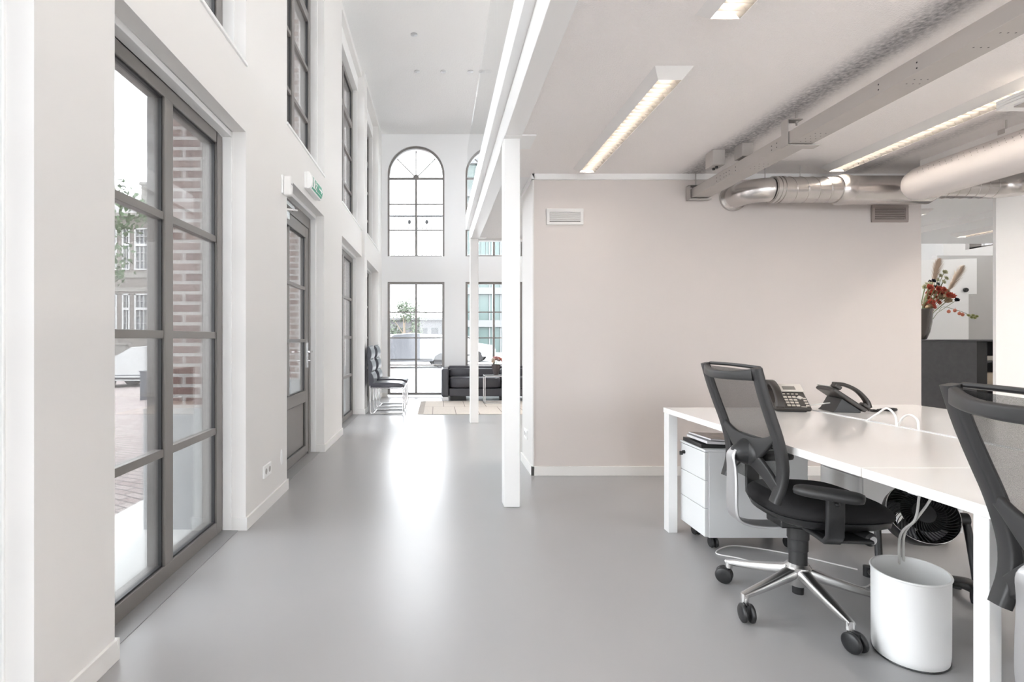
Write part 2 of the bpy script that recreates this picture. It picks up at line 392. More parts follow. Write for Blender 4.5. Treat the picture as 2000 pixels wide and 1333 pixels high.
# ---------------------------------------------------------------- left windows
NW = [0]
def win_left(a, b, z0, z1, bars, label, transom=None):
    NW[0] += 1; p = semp('window_%d' % NW[0], label)
    F = .082; a0, b0 = a+.010, b-.010; mid = (a+b)/2
    f = MB(); x0, x1 = -1.385, XF
    f.box(x0, x1, a0, a0+F, z0, z1); f.box(x0, x1, b0-F, b0, z0, z1)
    f.box(x0, x1, a0+F, b0-F, z1-F*.8, z1); f.box(x0, x1, a0+F, b0-F, z0, z0+.075)
    if transom: f.box(x0, x1, a0+F, b0-F, transom-.045, transom+.045)
    f.build('window_frame', M_frame, p, bevel=.004)
    MB().box(x0, x1+.004, mid-.038, mid+.038, z0+.0755, z1-F*.8-.0005).build('mullion', M_frame, p, bevel=.004)
    for s0, s1 in ((a0+F, mid-.038), (mid+.038, b0-F)):
        for zb in bars:
            MB().box(-1.345, XF-.003, s0, s1, zb-.019, zb+.019).build('glazing_bar', M_frame, p, bevel=.002)
        zz = [z0+.075, z1-F*.8]
        g = MB()
        for u0, u1, q0, q1 in ((s0, s0+.009, *zz), (s1-.009, s1, *zz), (s0, s1, zz[1]-.009, zz[1]), (s0, s1, zz[0], zz[0]+.009)):
            g.box(-1.326, -1.310, u0, u1, q0, q1)
        g.build('gasket', M_gasket, p, smooth=False)
        MB().box(-1.322, -1.317, s0, s1, *zz).build('glass_pane', M_glass, p, smooth=False)
for i, (a, b) in enumerate(BAYS):
    where = ('behind the viewpoint', 'behind the viewpoint', 'at the left edge', 'nearest in view', 'over the door', 'third bay', 'last bay')[i]
    if i != 4: win_left(a, b, 0.0, 2.378, (.615, 1.18, 1.745), 'tall grey framed left window, ' + where)
    win_left(a, b, 2.832, 4.955, (3.34, 3.86), 'upper grey framed left window, ' + where, 4.39)
# far windows
def win_far(cx, arch, z0, label):
    NW[0] += 1; p = semp('window_%d' % NW[0], label); y0, y1 = YFAR+.03, YFAR+.10; hw = RA; F = .045
    f = MB()
    if not arch:
        zt = 2.295
        f.box(cx-hw, cx-hw+F, y0, y1, z0, zt); f.box(cx+hw-F, cx+hw, y0, y1, z0, zt)
        f.box(cx-hw+F, cx+hw-F, y0, y1, zt-F, zt); f.box(cx-hw+F, cx+hw-F, y0, y1, z0, z0+F)
        bars = (.633, 1.175, 1.692); zm = zt-F
    else:
        f.box(cx-hw, cx-hw+F*.8, y0, y1, z0, ZA); f.box(cx+hw-F*.8, cx+hw, y0, y1, z0, ZA); f.box(cx-hw+F, cx+hw-F, y0, y1, z0, z0+.025)
        ring = [(cx-hw*math.cos(PI*i/28), y0, ZA+hw*math.sin(PI*i/28)) for i in range(29)]
        n = 28
        for i in range(n):
            t0, t1 = PI*i/n, PI*(i+1)/n; r1 = hw-.042
            q = [(cx-hw*math.cos(t0), ZA+hw*math.sin(t0)), (cx-hw*math.cos(t1), ZA+hw*math.sin(t1)), (cx-r1*math.cos(t1), ZA+r1*math.sin(t1)), (cx-r1*math.cos(t0), ZA+r1*math.sin(t0))]
            f.prism(q, y0, y1)
        bars = (3.34, 3.86); zm = 4.35
        MB().box(cx-hw+.03, cx+hw-.03, y0, y1-.01, 4.352, 4.392).build('transom', M_frame, p, bevel=.003)
        h = MB(); h.prism([(cx-.06*math.cos(PI*i/10), 4.392+.06*math.sin(PI*i/10)) for i in range(11)], y0, y1-.01)
        for a in (PI/4, PI/2, 3*PI/4):
            c, s = math.cos(a), math.sin(a); d = V(c, 0, s)
            h.tube([V(cx, y0+.03, 4.39)+d*.05, V(cx, y0+.03, 4.39)+d*(hw-.03)], .011, 6)
        h.build('fan_bars', M_frame, p)
    f.build('window_frame', M_frame, p, bevel=.003)
    MB().box(cx-.021, cx+.021, y0-.004, y1, z0+.03, zm).build('mullion', M_frame, p, bevel=.003)
    for zb in bars: MB().box(cx-hw+.03, cx+hw-.03, y0+.01, y1-.02, zb-.011, zb+.011).build('glazing_bar', M_frame, p, bevel=.002)
    g = MB(); zt = 2.27 if not arch else ZA
    g.box(cx-hw+.02, cx+hw-.02, y0+.034, y0+.038, z0+.01, zt)
    if arch: g.prism([(cx-(hw-.02)*math.cos(PI*i/28), ZA+.001+(hw-.02)*math.sin(PI*i/28)) for i in range(29)], y0+.034, y0+.038)
    g.build('glass_pane', M_glass, p, smooth=False)
for i, (a, b) in enumerate(FW):
    wh = ('left of the end wall', 'behind the sofa', 'added unseen third', 'added unseen fourth', 'added unseen fifth')[i]
    win_far((a+b)/2, False, .035, 'tall grid window of the end wall, ' + wh)
    win_far((a+b)/2, True, 2.807, 'arched upper window of the end wall, ' + wh)
# upper window in the right outer wall
for a, b in ((8.45, 9.95), (5.6, 7.1)):
    NW[0] += 1; p = semp('window_%d' % NW[0], 'dark framed upper window high in the right outer wall')
    f = MB(); x0, x1 = XR+.08, XR+.15
    f.box(x0, x1, a, a+.06, 2.86, 5); f.box(x0, x1, b-.22, b, 2.86, 5); f.box(x0, x1, a, b, 2.86, 2.90); f.box(x0, x1, a, b, 4.94, 5)
    for k in range(1, 5): y = a+.06+(b-a-.28)*k/5; f.box(x0, x1, y-.015, y+.015, 2.90, 4.94)
    f.build('window_frame', M_frame, p); MB().box(x0+.03, x0+.035, a, b, 2.86, 5).build('glass_pane', M_glass, p)
# portals (light guides only) in the openings
for a, b in BAYS:
    portal((-1.60, (a+b)/2, 1.2), (0, -PI/2, 0), 2.4, b-a); portal((-1.60, (a+b)/2, 4.0), (0, -PI/2, 0), 2.3, b-a)
for a, b in FW:
    portal(((a+b)/2, YFAR+.30, 1.15), (-PI/2, 0, 0), b-a, 2.3); portal(((a+b)/2, YFAR+.30, 3.9), (-PI/2, 0, 0), b-a, 2.2)
# ---------------------------------------------------------------- door
d = semp('door_1', 'grey framed glazed outside door with solid lower panel')
a, b = 4.015, 5.307; f = MB(); x0, x1 = -1.385, XF
f.box(x0, x1, a, a+.06, 0, 2.378); f.box(x0, x1, b-.06, b, 0, 2.378); f.box(x0, x1, a+.06, b-.06, 2.27, 2.378); f.box(x0, x1-.02, a+.06, b-.06, 0, .02)
f.build('door_frame', M_frame, d, bevel=.004)
a1, b1 = a+.064, b-.064; l = MB(); X1 = XF-.008; X0 = X1-.055
l.box(X0, X1, a1, a1+.10, .025, 2.265); l.box(X0, X1, b1-.10, b1, .025, 2.265)
l.box(X0, X1, a1+.1, b1-.1, 2.16, 2.265); l.box(X0, X1, a1+.1, b1-.1, .535, .645); l.box(X0, X1, a1+.1, b1-.1, .025, .10)
lf = l.build('door_leaf', M_frame, d, bevel=.003)
MB().box(X0+.02, X1-.02, a1+.1, b1-.1, .1, .535).build('lower_panel', M_frame, lf)
g = MB()
for q in ((a1+.1, a1+.108, .1, .535), (b1-.108, b1-.1, .1, .535), (a1+.1, b1-.1, .1, .106), (a1+.1, b1-.1, .529, .535),
          (a1+.1, a1+.108, .645, 2.16), (b1-.108, b1-.1, .645, 2.16), (a1+.1, b1-.1, .645, .653), (a1+.1, b1-.1, 2.152, 2.16)):
    g.box(X1-.025, X1-.012, *q)
g.build('gasket', M_gasket, lf, smooth=False)
MB().box(X0+.024, X0+.03, a1+.1, b1-.1, .645, 2.16).build('glass_pane', M_glass, lf, smooth=False)
for zb in (1.14, 1.655): MB().box(X1-.035, X1-.002, a1+.1, b1-.1, zb-.016, zb+.016).build('glazing_bar', M_frame, lf, bevel=.002)
MB().box(X1-.035, X1-.008, 4.595, 4.615, .645, 2.16).build('glazing_bar', M_frame, lf, bevel=.002)
h = MB(); h.box(X1, X1+.008, b1-.055, b1-.02, .87, 1.12); h.cyl((X1, b1-.038, 1.03), (X1+.055, b1-.038, 1.03), .010); h.cyl((X1+.05, b1-.045, 1.03), (X1+.05, b1-.16, 1.03), .010)
h.cyl((X1, b1-.038, .94), (X1+.035, b1-.038, .94), .013)
h.build('door_handle', M_chrome, lf, bevel=.001)
h = MB(); h.box(X1, X1+.05, a1+.10, a1+.34, 2.17, 2.235); h.box(X1+.012, X1+.03, a1+.2, a1+.50, 2.30, 2.318)
h.box(XF, XF+.035, a1+.12, a1+.52, 2.292, 2.325)
h.tube([(X1+.035, a1+.25, 2.24), (X1+.10, a1+.38, 2.262), (X1+.03, a1+.50, 2.285)], .009, 6)
h.build('door_closer', M_alu, lf, bevel=.002)
# ---------------------------------------------------------------- columns
def column(x, y, label):
    t = thing('column', label, 'column', (x, y, 0)); s = .0565
    MB().box(-s, s, -s, s, .0, ZC-.012).build('shaft', M_white, t, bevel=.006)
    MB().box(-s, .16, -.10, .15, ZC-.012, ZC-.002).build('cap_plate', M_white, t, bevel=.001)
column(.510, 3.625, 'square white steel column nearest, beside the open office')
column(.503, 7.195, 'square white steel column farther back near the rug')
# glass balustrade on the upper floor edge
t = thing('glass_balustrade', 'clear frameless glass balustrade on the white upper floor edge', 'railing', (.425, 0, 2.945))
jn = [-4.9, -4.2, -3.3, -2.4, -1.5, -.6, .28, 1.17, 2.06, 2.95, 3.79, 4.69, 5.60, 6.50, 7.45]
for p, q in zip(jn, jn[1:]):
    MB().box(-.006, .006, p+.008, q-.008, 0, .90).build('glass_panel', M_bal, t, smooth=False)
# ================================================================ TASK CHAIRS
def task_chair(label, loc, rz):
    t = thing('office_chair', label, 'chair', loc, rz, 'mesh back office chairs')
    # --- base
    hub = MB(); hub.lathe([(.030, .105), (.034, .12), (.046, .15), (.050, .19), (.040, .202)], 24)
    MB().lathe([(.021, .070), (.022, .106)], 20).build('lift_end', M_black, t)
    hubo = hub.build('hub', M_alu, t)
    for k in range(5):
        a = math.radians(129.3 + 72*k); R = Matrix.Rotation(a, 4, 'Z')
        path = [(.030, 0, .165), (.10, 0, .145), (.18, 0, .125), (.26, 0, .108), (.300, 0, .100)]
        def prof(tt):
            w = .034*(1-tt)+.0165*tt; h = .030*(1-tt)+.012*tt
            return rrect(2*w*.8, 2*h*.8, .010*(1-tt)+.006)
        m = MB().sweep(path, (0, 1, 0), prof)
        m.cyl((.288, 0, .108), (.288, 0, .075), .0155, 16)
        m.xf(R).build('base_arm', M_alu, t, ang=50)
        c = MB(); sw = math.radians((20, 65, 15, -70, 40)[k]); S = Matrix.Rotation(sw, 4, 'Z')
        T = R @ Matrix.Translation((.288, 0, 0)) @ S
        for s in (-1, 1):
            c.lathe([(.006, -.009), (.030, -.009), (.0365, -.005), (.0375, 0), (.0365, .006), (.030, .010), (.012, .011)], 26,
                    T @ Matrix.Translation((.020, s*.015, .0375)) @ Matrix.Rotation(-s*PI/2, 4, 'X'))
        c.box(.0, .036, -.006, .006, .030, .074, T)
        c.tube([T @ V(0, 0, .085), T @ V(0, 0, .062), T @ V(.012, 0, .050)], .008, 8)
        c.build('caster', M_black, t, ang=50)
    g = MB(); g.lathe([(.034, .185), (.034, .255), (.0375, .257), (.0375, .305), (.041, .307), (.041, .355), (.036, .362), (.030, .40)], 28)
    g.build('gas_lift', M_char, t, ang=30)
    # --- mechanism, pan, seat
    m = MB(); m.box(-.10, .13, -.06, .06, .365, .415); m.box(-.03, .12, -.27, .0, .385, .40); m.box(-.03, .12, 0, .27, .385, .40)
    m.tube([(.10, -.10, .395), (.115, -.19, .395)], .012, 10)
    mech = m.build('mechanism', M_black, t, bevel=.006)
    m = MB(); a, b = V(.115, -.18, .395), V(.128, -.245, .393); m.tube([a, a+(b-a)*.2, a+(b-a)*.25, b-(b-a)*.1, b], [.020, .020, .026, .026, .019], 20)
    m.build('tension_knob', M_black, mech)
    m = MB(); m.tube([b-(b-a)*.01, b+(b-a)*.04], [.016, .016], 16); m.build('knob_ring', M_alum, mech)
    def plan(u, grow=0.0, z=0, cx=.078, hx=.224, hy=.235, p=.72):
        ca, sa = math.cos(u), math.sin(u); sg = lambda q: math.copysign(abs(q)**p, q)
        return V(cx+(hx+grow)*sg(ca), (hy+grow)*sg(sa)*(1-.10*ca), z)
    def dome(z, x, y): return z - .055*max(0, (x-.18)/.16)**2 - .012*max(0, (-.05-x)/.1)**2
    pn = MB(); n = 48
    rings = [(-.09, .405), (-.03, .408), (-.004, .425), (.0, .447), (-.01, .452)]
    vs = []
    for gr, z in rings:
        for j in range(n):
            q = plan(2*PI*j/n, gr); vs.append(V(q.x, q.y, dome(z, q.x, q.y)))
    fs = [(i*n+j, i*n+(j+1) % n, (i+1)*n+(j+1) % n, (i+1)*n+j) for i in range(4) for j in range(n)] + [tuple(range(n-1, -1, -1)), tuple(range(4*n, 5*n))]
    pn.add(vs, fs).build('seat_pan', M_black, t, ang=60)
    st = MB(); rings = [(-.03, .449), (.004, .453), (.010, .468), (.008, .484), (-.006, .497), (-.035, .506), (-.09, .510), (-.16, .508), (-.232, .506)]
    vs = []
    for gr, z in rings:
        for j in range(n):
            q = plan(2*PI*j/n, gr); vs.append(V(q.x, q.y, dome(z, q.x, q.y)))
    k = len(rings)
    fs = [(i*n+j, i*n+(j+1) % n, (i+1)*n+(j+1) % n, (i+1)*n+j) for i in range(k-1) for j in range(n)] + [tuple(range(n-1, -1, -1)), tuple(range((k-1)*n, k*n))]
    st.add(vs, fs).build('seat', M_fabric, t, ang=80)
    m = MB(); m.box(.10, .16, -.205, -.195, .405, .414); m.build('seat_slider', M_alum, t)
    # --- armrests
    for s in (-1, 1):
        m = MB()
        m.sweep([(-.01, s*.10, .386), (-.02, s*.20, .388), (-.035, s*.27, .394), (-.040, s*.295, .42), (-.040, s*.298, .50), (-.040, s*.298, .578)],
                (1, 0, 0), lambda q: rrect(.062, .020, .006))
        m.ell((-.04, s*.312, .545), (.009, .005, .009), 10, 6)
        ar = m.build('armrest_post', M_black, t, ang=50)
        P = MB(); n2 = 32; T = (Matrix.Translation((-.080, -.322, .592)) @ Matrix.Rotation(math.radians(-38), 4, 'Z')) if s < 0 else (Matrix.Translation((.05, .315, .592)) @ Matrix.Rotation(math.radians(12), 4, 'Z'))
        vs = []
        for gr, z in ((-.014, -.020), (-.003, -.016), (0, -.004), (-.002, .006), (-.012, .011), (-.030, .013)):
            for j in range(n2):
                a = 2*PI*j/n2; ca, sa = math.cos(a), math.sin(a); sg = lambda q: math.copysign(abs(q)**.6, q)
                vs.append(T @ V((.108+gr)*sg(ca), (.053+gr)*sg(sa)*(1+.10*ca), z))
        fs = [(i*n2+j, i*n2+(j+1) % n2, (i+1)*n2+(j+1) % n2, (i+1)*n2+j) for i in range(5) for j in range(n2)] + [tuple(range(n2-1, -1, -1)), tuple(range(5*n2, 6*n2))]
        P.add(vs, fs).build('armrest_pad', M_char, t, ang=70)
    # --- backrest
    RZ = [(1.045, -.287, .232), (.95, -.262, .229), (.86, -.233, .225), (.78, -.206, .221), (.70, -.186, .217), (.64, -.179, .213), (.58, -.185, .209), (.515, -.205, .205)]
    def rail(z):
        for (z0, x0, y0), (z1, x1, y1) in zip(RZ, RZ[1:]):
            if z >= z1 or (z1, x1, y1) == RZ[-1]:
                q = (z0-z)/(z0-z1); return x0+(x1-x0)*q, y0+(y1-y0)*q
    bf = MB()
    for s in (-1, 1):
        pts = bez([(x, s*y, z) for z, x, y in RZ], 26)
        bf.sweep(pts, (0, 1, 0), lambda q: rrect(.048+.006*math.sin(PI*q), .028, .008))
    # bowed top rail, lower cross rail
    top = [(-.287-.040*(1-(u*u)), u*.214, 1.018-.012*(1-u*u)) for u in [i/10-1 for i in range(21)]]
    bf.sweep(top, (0, 0, 1), lambda q: rrect(.036+.012*abs(2*q-1)**3, .024, .008))
    lowr = [(rail(.765-.058*(1-u*u))[0]-.004-.014*(1-u*u), u*.205, .768-.058*(1-u*u)-.020*(1-u*u)**2) for u in [i/10-1 for i in range(21)]]
    bf.sweep(lowr, (0, 0, 1), lambda q: rrect(.032+.075*math.sin(PI*q)**1.6, .018, .006))
    for s in (-1, 1):
        bf.sweep(bez([(-.212, s*.015, .668), (-.205, s*.075, .645), (-.196, s*.14, .605), (-.190, s*.20, .562)], 12), (0, .4*s, 1), lambda q: rrect(.080-.030*q, .018, .006))
    bf.ell((-.212, 0, .672), (.020, .085, .052), 24, 12)
    fo = bf.build('back_frame', M_char, t, ang=45)
    hb = MB(); hb.lathe([(.058, 0), (.052, .016), (.040, .034), (.034, .048), (.020, .058), (.004, .060)], 28, Matrix.Translation((-.212, 0, .672)) @ Matrix.Rotation(-PI/2-.15, 4, 'Y'))
    hb.build('back_joint', M_black, fo, ang=60)
    MB().tube([(-.268, y, 1.044+.004*math.cos(y*6)) for y in [i/10*.22 for i in range(-10, 11)]], .0075, 8).build('top_hem', M_black, fo)
    def sheet(u, v):
        z = 1.035-(1.035-.55)*v; x, y = rail(z); uu = 2*u-1
        return V(x+.006+.0*uu, uu*(y-.012), z)
    MB().grid(sheet, 12, 26).build('back_mesh', M_mesh, t, ang=90)
    # aluminium support bow
    c = bez([(-.262, 0, .682), (-.276, 0, .655), (-.271, 0, .60), (-.270, 0, .52), (-.270, 0, .44), (-.262, 0, .398), (-.235, 0, .374), (-.18, 0, .362), (-.10, 0, .362), (-.03, 0, .372)], 40)
    MB().sweep(c, (0, 1, 0), lambda q: rrect(.052+.036*min(1, q*3)+.0*q, .013, .006)).build('support_bow', M_alum, t, ang=50)
    return t
ch = task_chair('black mesh back office chair standing whole beside the wastebasket', (1.543, 2.226, 0), math.radians(-4.8))
dup(ch, (1.494, 1.0, 0), math.radians(-17), 'black mesh back office chair cut off by the right edge, nearest in view')
# ================================================================ DESKS
def desk(x0, x1, y0, y1, label, open_side):
    t = thing('desk', label, 'desk', ((x0+x1)/2, (y0+y1)/2, 0), 0, 'white desks pushed into one block')
    hx, hy = (x1-x0)/2, (y1-y0)/2
    MB().box(-hx, hx, -hy, hy, .71, .74).build('desk_top', M_desk, t, bevel=.0015)
    f = MB(); f.box(-hx+.13, hx-.13, hy-.055, hy-.02, .665, .7095); f.box(-hx+.30, hx-.13, -hy+.02, -hy+.055, .665, .7095)
    f.box(-hx+.28, -hx+.31, -hy+.06, hy-.06, .665, .7095); f.box(hx-.13, hx-.10, -hy+.06, hy-.06, .665, .7095)
    f.build('under_frame', M_edge, t, bevel=.002)
    return t, hx, hy
def leg(t, x0, x1, y0, y1): MB().box(x0, x1, y0, y1, .0, .7095).build('leg', M_edge, t, bevel=.002)
D = []
t, hx, hy = desk(1.375, 2.183, 1.690, 3.168, 'glossy white desk with open magazines and the chair before it', 0)
leg(t, -hx+.003, -hx+.055, hy-.068, hy-.003); leg(t, hx-.055, hx-.003, hy-.068, hy-.003)
leg(t, hx-.055, hx-.003, -hy+.003, -hy+.068)
t, hx, hy = desk(1.375, 2.183, .16, 1.686, 'glossy white desk nearest in view, behind the cropped chair', 0)
yy = 1.325 - (1.686+.16)/2
leg(t, -hx+.010, -hx+.042, yy-.020, yy+.020); leg(t, -hx+.010, -hx+.042, -yy-.02, -yy+.02); leg(t, hx-.055, hx-.003, hy-.068, hy-.003); leg(t, hx-.055, hx-.003, -hy+.003, -hy+.068)
t, hx, hy = desk(2.215, 3.03, 1.75, 3.31, 'glossy white desk carrying the side-turned telephone', 0)
leg(t, -hx+.003, -hx+.055, hy-.068, hy-.003); leg(t, hx-.055, hx-.003, hy-.068, hy-.003); leg(t, -hx+.003, -hx+.055, -hy+.003, -hy+.068); leg(t, hx-.055, hx-.003, -hy+.003, -hy+.068)
t, hx, hy = desk(2.215, 3.03, .18, 1.745, 'glossy white desk at the back right, mostly hidden by the cropped chair', 0)
for sx in (-1, 1):
    for sy in (-1, 1): leg(t, *sorted((sx*(hx-.055), sx*(hx-.003))), *sorted((sy*(hy-.068), sy*(hy-.003))))
t = thing('cable_channel', 'white cable slot profile between the two desk rows', 'cable channel', (2.199, 1.8, .70))
m = MB(); m.box(-.0155, -.009, -1.5, 1.36, -.03, .042); m.box(.009, .0155, -1.5, 1.36, -.03, .042); m.box(-.009, .009, -1.5, 1.36, -.03, -.02)
m.build('channel_profile', M_edge, t, bevel=.001)
# ================================================================ DRAWER UNITS
def pedestal(x0, x1, y0, y1, z1, label):
    t = thing('drawer_unit', label, 'drawer unit', (x0, y0, 0), 0, 'white rolling drawer units')
    w, d = x1-x0, y1-y0; z0 = .072
    m = MB(); m.box(.021, w, 0, d, z0, z1-.012); m.box(-.001, w+.001, -.002, d+.002, z1-.0118, z1)
    m.build('body', M_cab, t, bevel=.002)
    for i, (a, b) in enumerate(((.385, z1-.016), (.232, .382), (z0+.004, .229))):
        dr = MB().box(0, .019, .003, d-.003, a, b).build('drawer_front', M_cab, t, bevel=.002)
        if i == 0:
            l = MB(); l.cyl((.0, d-.055, b-.045), (-.012, d-.055, b-.045), .010, 14); l.box(-.030, -.012, d-.058, d-.052, b-.062, b-.04); l.build('lock', M_black, dr)
    for cx, cy in ((.07, .05), (w-.07, .05), (.07, d-.05), (w-.07, d-.05)):
        c = MB()
        for s in (-1, 1): c.lathe([(.004, -.007), (.026, -.007), (.030, 0), (.026, .007), (.004, .007)], 20, Matrix.Translation((cx+s*.012, cy, .0305)) @ Matrix.Rotation(PI/2, 4, 'Y'))
        c.cyl((cx, cy, .03), (cx, cy, .0722), .008, 10); c.build('caster', M_black, t, ang=50)
    return t
pedestal(1.4586, 2.02, 2.835, 3.155-.06+.03, .552, 'white three drawer unit on casters with magazines on top')
pedestal(2.354, 2.93, 2.90, 3.20, .60, 'white drawer unit in shade deeper under the back desk row')
# magazines on the drawer unit
def mag(name, label, loc, rz, w, d, h, m, pages=True, curl=0):
    t = thing(name, label, 'magazine' if name == 'magazine' else 'folder', loc, rz, 'magazines and folder on the drawer unit')
    def fn(z0, z1):
        b = MB(); n = 10; vs = []
        for i in range(n+1):
            u = i/n; x = -w/2+w*u; dz = curl*(1-u)**3
            vs += [V(x, -d/2, z0+dz), V(x, d/2, z0+dz), V(x, d/2, z1+dz), V(x, -d/2, z1+dz)]
        fs = [(i*4+j, i*4+(j+1) % 4, (i+1)*4+(j+1) % 4, (i+1)*4+j) for i in range(n) for j in range(4)] + [(3, 2, 1, 0), (n*4, n*4+1, n*4+2, n*4+3)]
        return b.add(vs, fs)
    if pages: fn(0, h-.0012).build('pages', mat('magazine_paper', (.74, .73, .74), .6), t, ang=50)
    fn(h-.0012 if pages else 0, h).build('cover', m, t, ang=50)
    return t
m_cov = mat('printed_magazine_cover', (.36, .29, .24), .35, vary=(26, .75))
m_cov2 = mat('pale_magazine_cover', (.52, .52, .54), .4, vary=(12, .25))
mag('folder', 'black ring folder lying lowest under the magazines', (1.665, 2.99, .5525), -.03, .40, .23, .020, M_black, False)
mag('magazine', 'pale grey magazine between the black folder and the printed magazine', (1.675, 2.975, .573), .02, .39, .225, .014, m_cov2, True, .008)
mag('magazine', 'open magazine with brown printed cover, topmost of the stack', (1.685, 2.985, .588), .07, .38, .22, .009, m_cov, True, .012)
# ================================================================ PHONES
def phone(label, loc, rz):
    t = thing('desk_phone', label, 'telephone', loc, rz, 'dark desk telephones')
    # slab: front edge low at y=-.095, top high at y=.065
    A = math.radians(36); T = Matrix.Translation((0, -.088, .022)) @ Matrix.Rotation(A, 4, 'X')
    L = .205
    m = MB(); m.box(-.092, .098, 0, L, -.024, 0, T); m.build('body', M_phone, t, bevel=.008)
    m = MB(); m.prism([(-.06, .0), (.085, .0), (.07, .012), (.035, .079), (-.03, .033), (-.06, .012)], -.075, .08, 'yz'); m.build('stand', M_black, t, bevel=.003)
    bz = MB().box(-.030, .098, L-.066, L+.004, .001, .008, T).build('display_bezel', M_silver, t, bevel=.003)
    MB().box(-.008, .058, L-.052, L-.022, .0082, .0092, T).build('display', M_lcd, bz)
    k = MB(); R0 = .018
    for r in range(4):
        for c in range(3): k.box(-.022+c*.023, -.005+c*.023, R0+r*.0235, R0+.012+r*.0235, .0, .004, T)
    for i in range(4): k.box(.073, .089, .020+i*.020, .029+i*.020, 0, .004, T)
    for i in range(4): k.box(-.018+i*.022, -.006+i*.022, .119, .125, 0, .004, T)
    k.box(.062-.016, .062+.012, .012, .016, 0, .003, T)
    kk = tag(k.build('keys', M_key, t, smooth=False), None, None)
    nv = MB(); nv.prism([(.060-.018+.0, .090), (.060, .074), (.078, .090), (.060, .106)], .0005, .006, 'xy'); nv.xf(T); nv.build('navigation_key', M_silver, t, bevel=.001)
    # handset: a bowed bar along the slope on the left side with fat ends
    c = bez([(-.068, -.004, .012), (-.068, .030, .040), (-.068, .10, .056), (-.068, .17, .044), (-.068, L+.008, .016)], 22)
    hh = MB(); hh.sweep(c, (1, 0, 0), lambda q: rrect(.042+.008*abs(2*q-1)**3, .018+.010*abs(2*q-1)**2, .008)); hh.xf(T)
    hh.box(-.091, -.045, -.008, .036, .002, .022, T); hh.box(-.091, -.045, L-.032, L+.010, .002, .024, T)
    hh.build('handset', M_phone, t, bevel=.006, ang=50)
    return t
phone('dark telephone with silver display facing the camera', (2.045, 3.045, .740), math.radians(-14))
phone('dark telephone turned sideways with its handset towards the camera', (2.345, 3.02, .740), math.radians(80))
c = []
path = bez([(2.455, 2.99, .752), (2.50, 2.97, .748), (2.56, 3.00, .749), (2.61, 2.99, .748), (2.655, 3.01, .75), (2.63, 3.04, .75)], 260)
for i, p in enumerate(path):
    a = i*2*PI/5.2; c.append(p+V(0, math.cos(a)*.0065, .0+math.sin(a)*.0065))
tag(MB().tube(c, .0022, 5).build('telephone_cord', M_black), 'black coiled telephone cord trailing over the white desk', 'cord')
def cable(name, pts, r, label, n=60, m=None):
    return tag(MB().tube(bez(pts, n), r, 8).build(name, m or M_cable), label, 'cable')
cable('cable', [(2.19, 2.69, .735), (2.192, 2.655, .742), (2.20, 2.60, .785), (2.205, 2.55, .818), (2.20, 2.50, .790), (2.194, 2.485, .745), (2.194, 2.48, .70)], .0048, 'white cable rising in a loop from the desk slot, farther loop')
cable('cable', [(2.206, 2.50, .700), (2.208, 2.49, .750), (2.212, 2.465, .790), (2.212, 2.43, .803), (2.210, 2.395, .785), (2.206, 2.385, .750), (2.204, 2.38, .70)], .0048, 'white cable rising in a loop from the desk slot, nearer loop')
cable('cable', [(2.204, 1.90, .70), (2.206, 1.89, .745), (2.21, 1.86, .755), (2.206, 1.83, .745), (2.204, 1.82, .70)], .003, 'short thin cable loop at the desk slot by the cropped chair')
cable('cable', [(2.206, 3.09, .745), (2.18, 3.10, .748), (2.19, 3.06, .765), (2.24, 3.03, .78), (2.29, 3.035, .785)], .0035, 'thin pale cable plugged into the side-turned telephone')
# ================================================================ WASTEBASKET
t = thing('wastebasket', 'white oval metal wastebasket on the floor under the desk edge', 'wastebasket', (1.744, 1.920, 0), PI/4)
def oval(a, b, z, n=56): return [V(a*math.cos(2*PI*j/n), b*math.sin(2*PI*j/n), z) for j in range(n)]
def ringmesh(rs, n=56, caps=(0, 0)):
    m = MB(); vs = [v for r in rs for v in oval(*r)]; k = len(rs)
    fs = [(i*n+j, i*n+(j+1) % n, (i+1)*n+(j+1) % n, (i+1)*n+j) for i in range(k-1) for j in range(n)]
    if caps[0]: fs.append(tuple(range(n-1, -1, -1)))
    if caps[1]: fs.append(tuple(range((k-1)*n, k*n)))
    return m.add(vs, fs)
A, B = .1465, .115
ringmesh([(A-.010, B-.010, .003), (A-.006, B-.006, .006), (A-.004, B-.004, .03), (A-.003, B-.003, .30), (A-.006, B-.006, .302), (A-.008, B-.008, .03), (A-.014, B-.014, .012)], caps=(1, 1)).build('bucket', M_white, t, ang=50)
m = MB(); m.tube(oval(A-.003, B-.003, .304), .0042, 8, closed=True); m.build('rolled_rim', M_white, t)
m = MB(); m.tube(oval(A-.007, B-.007, .0035), .0035, 6, closed=True); m.build('base_ring', M_black, t)
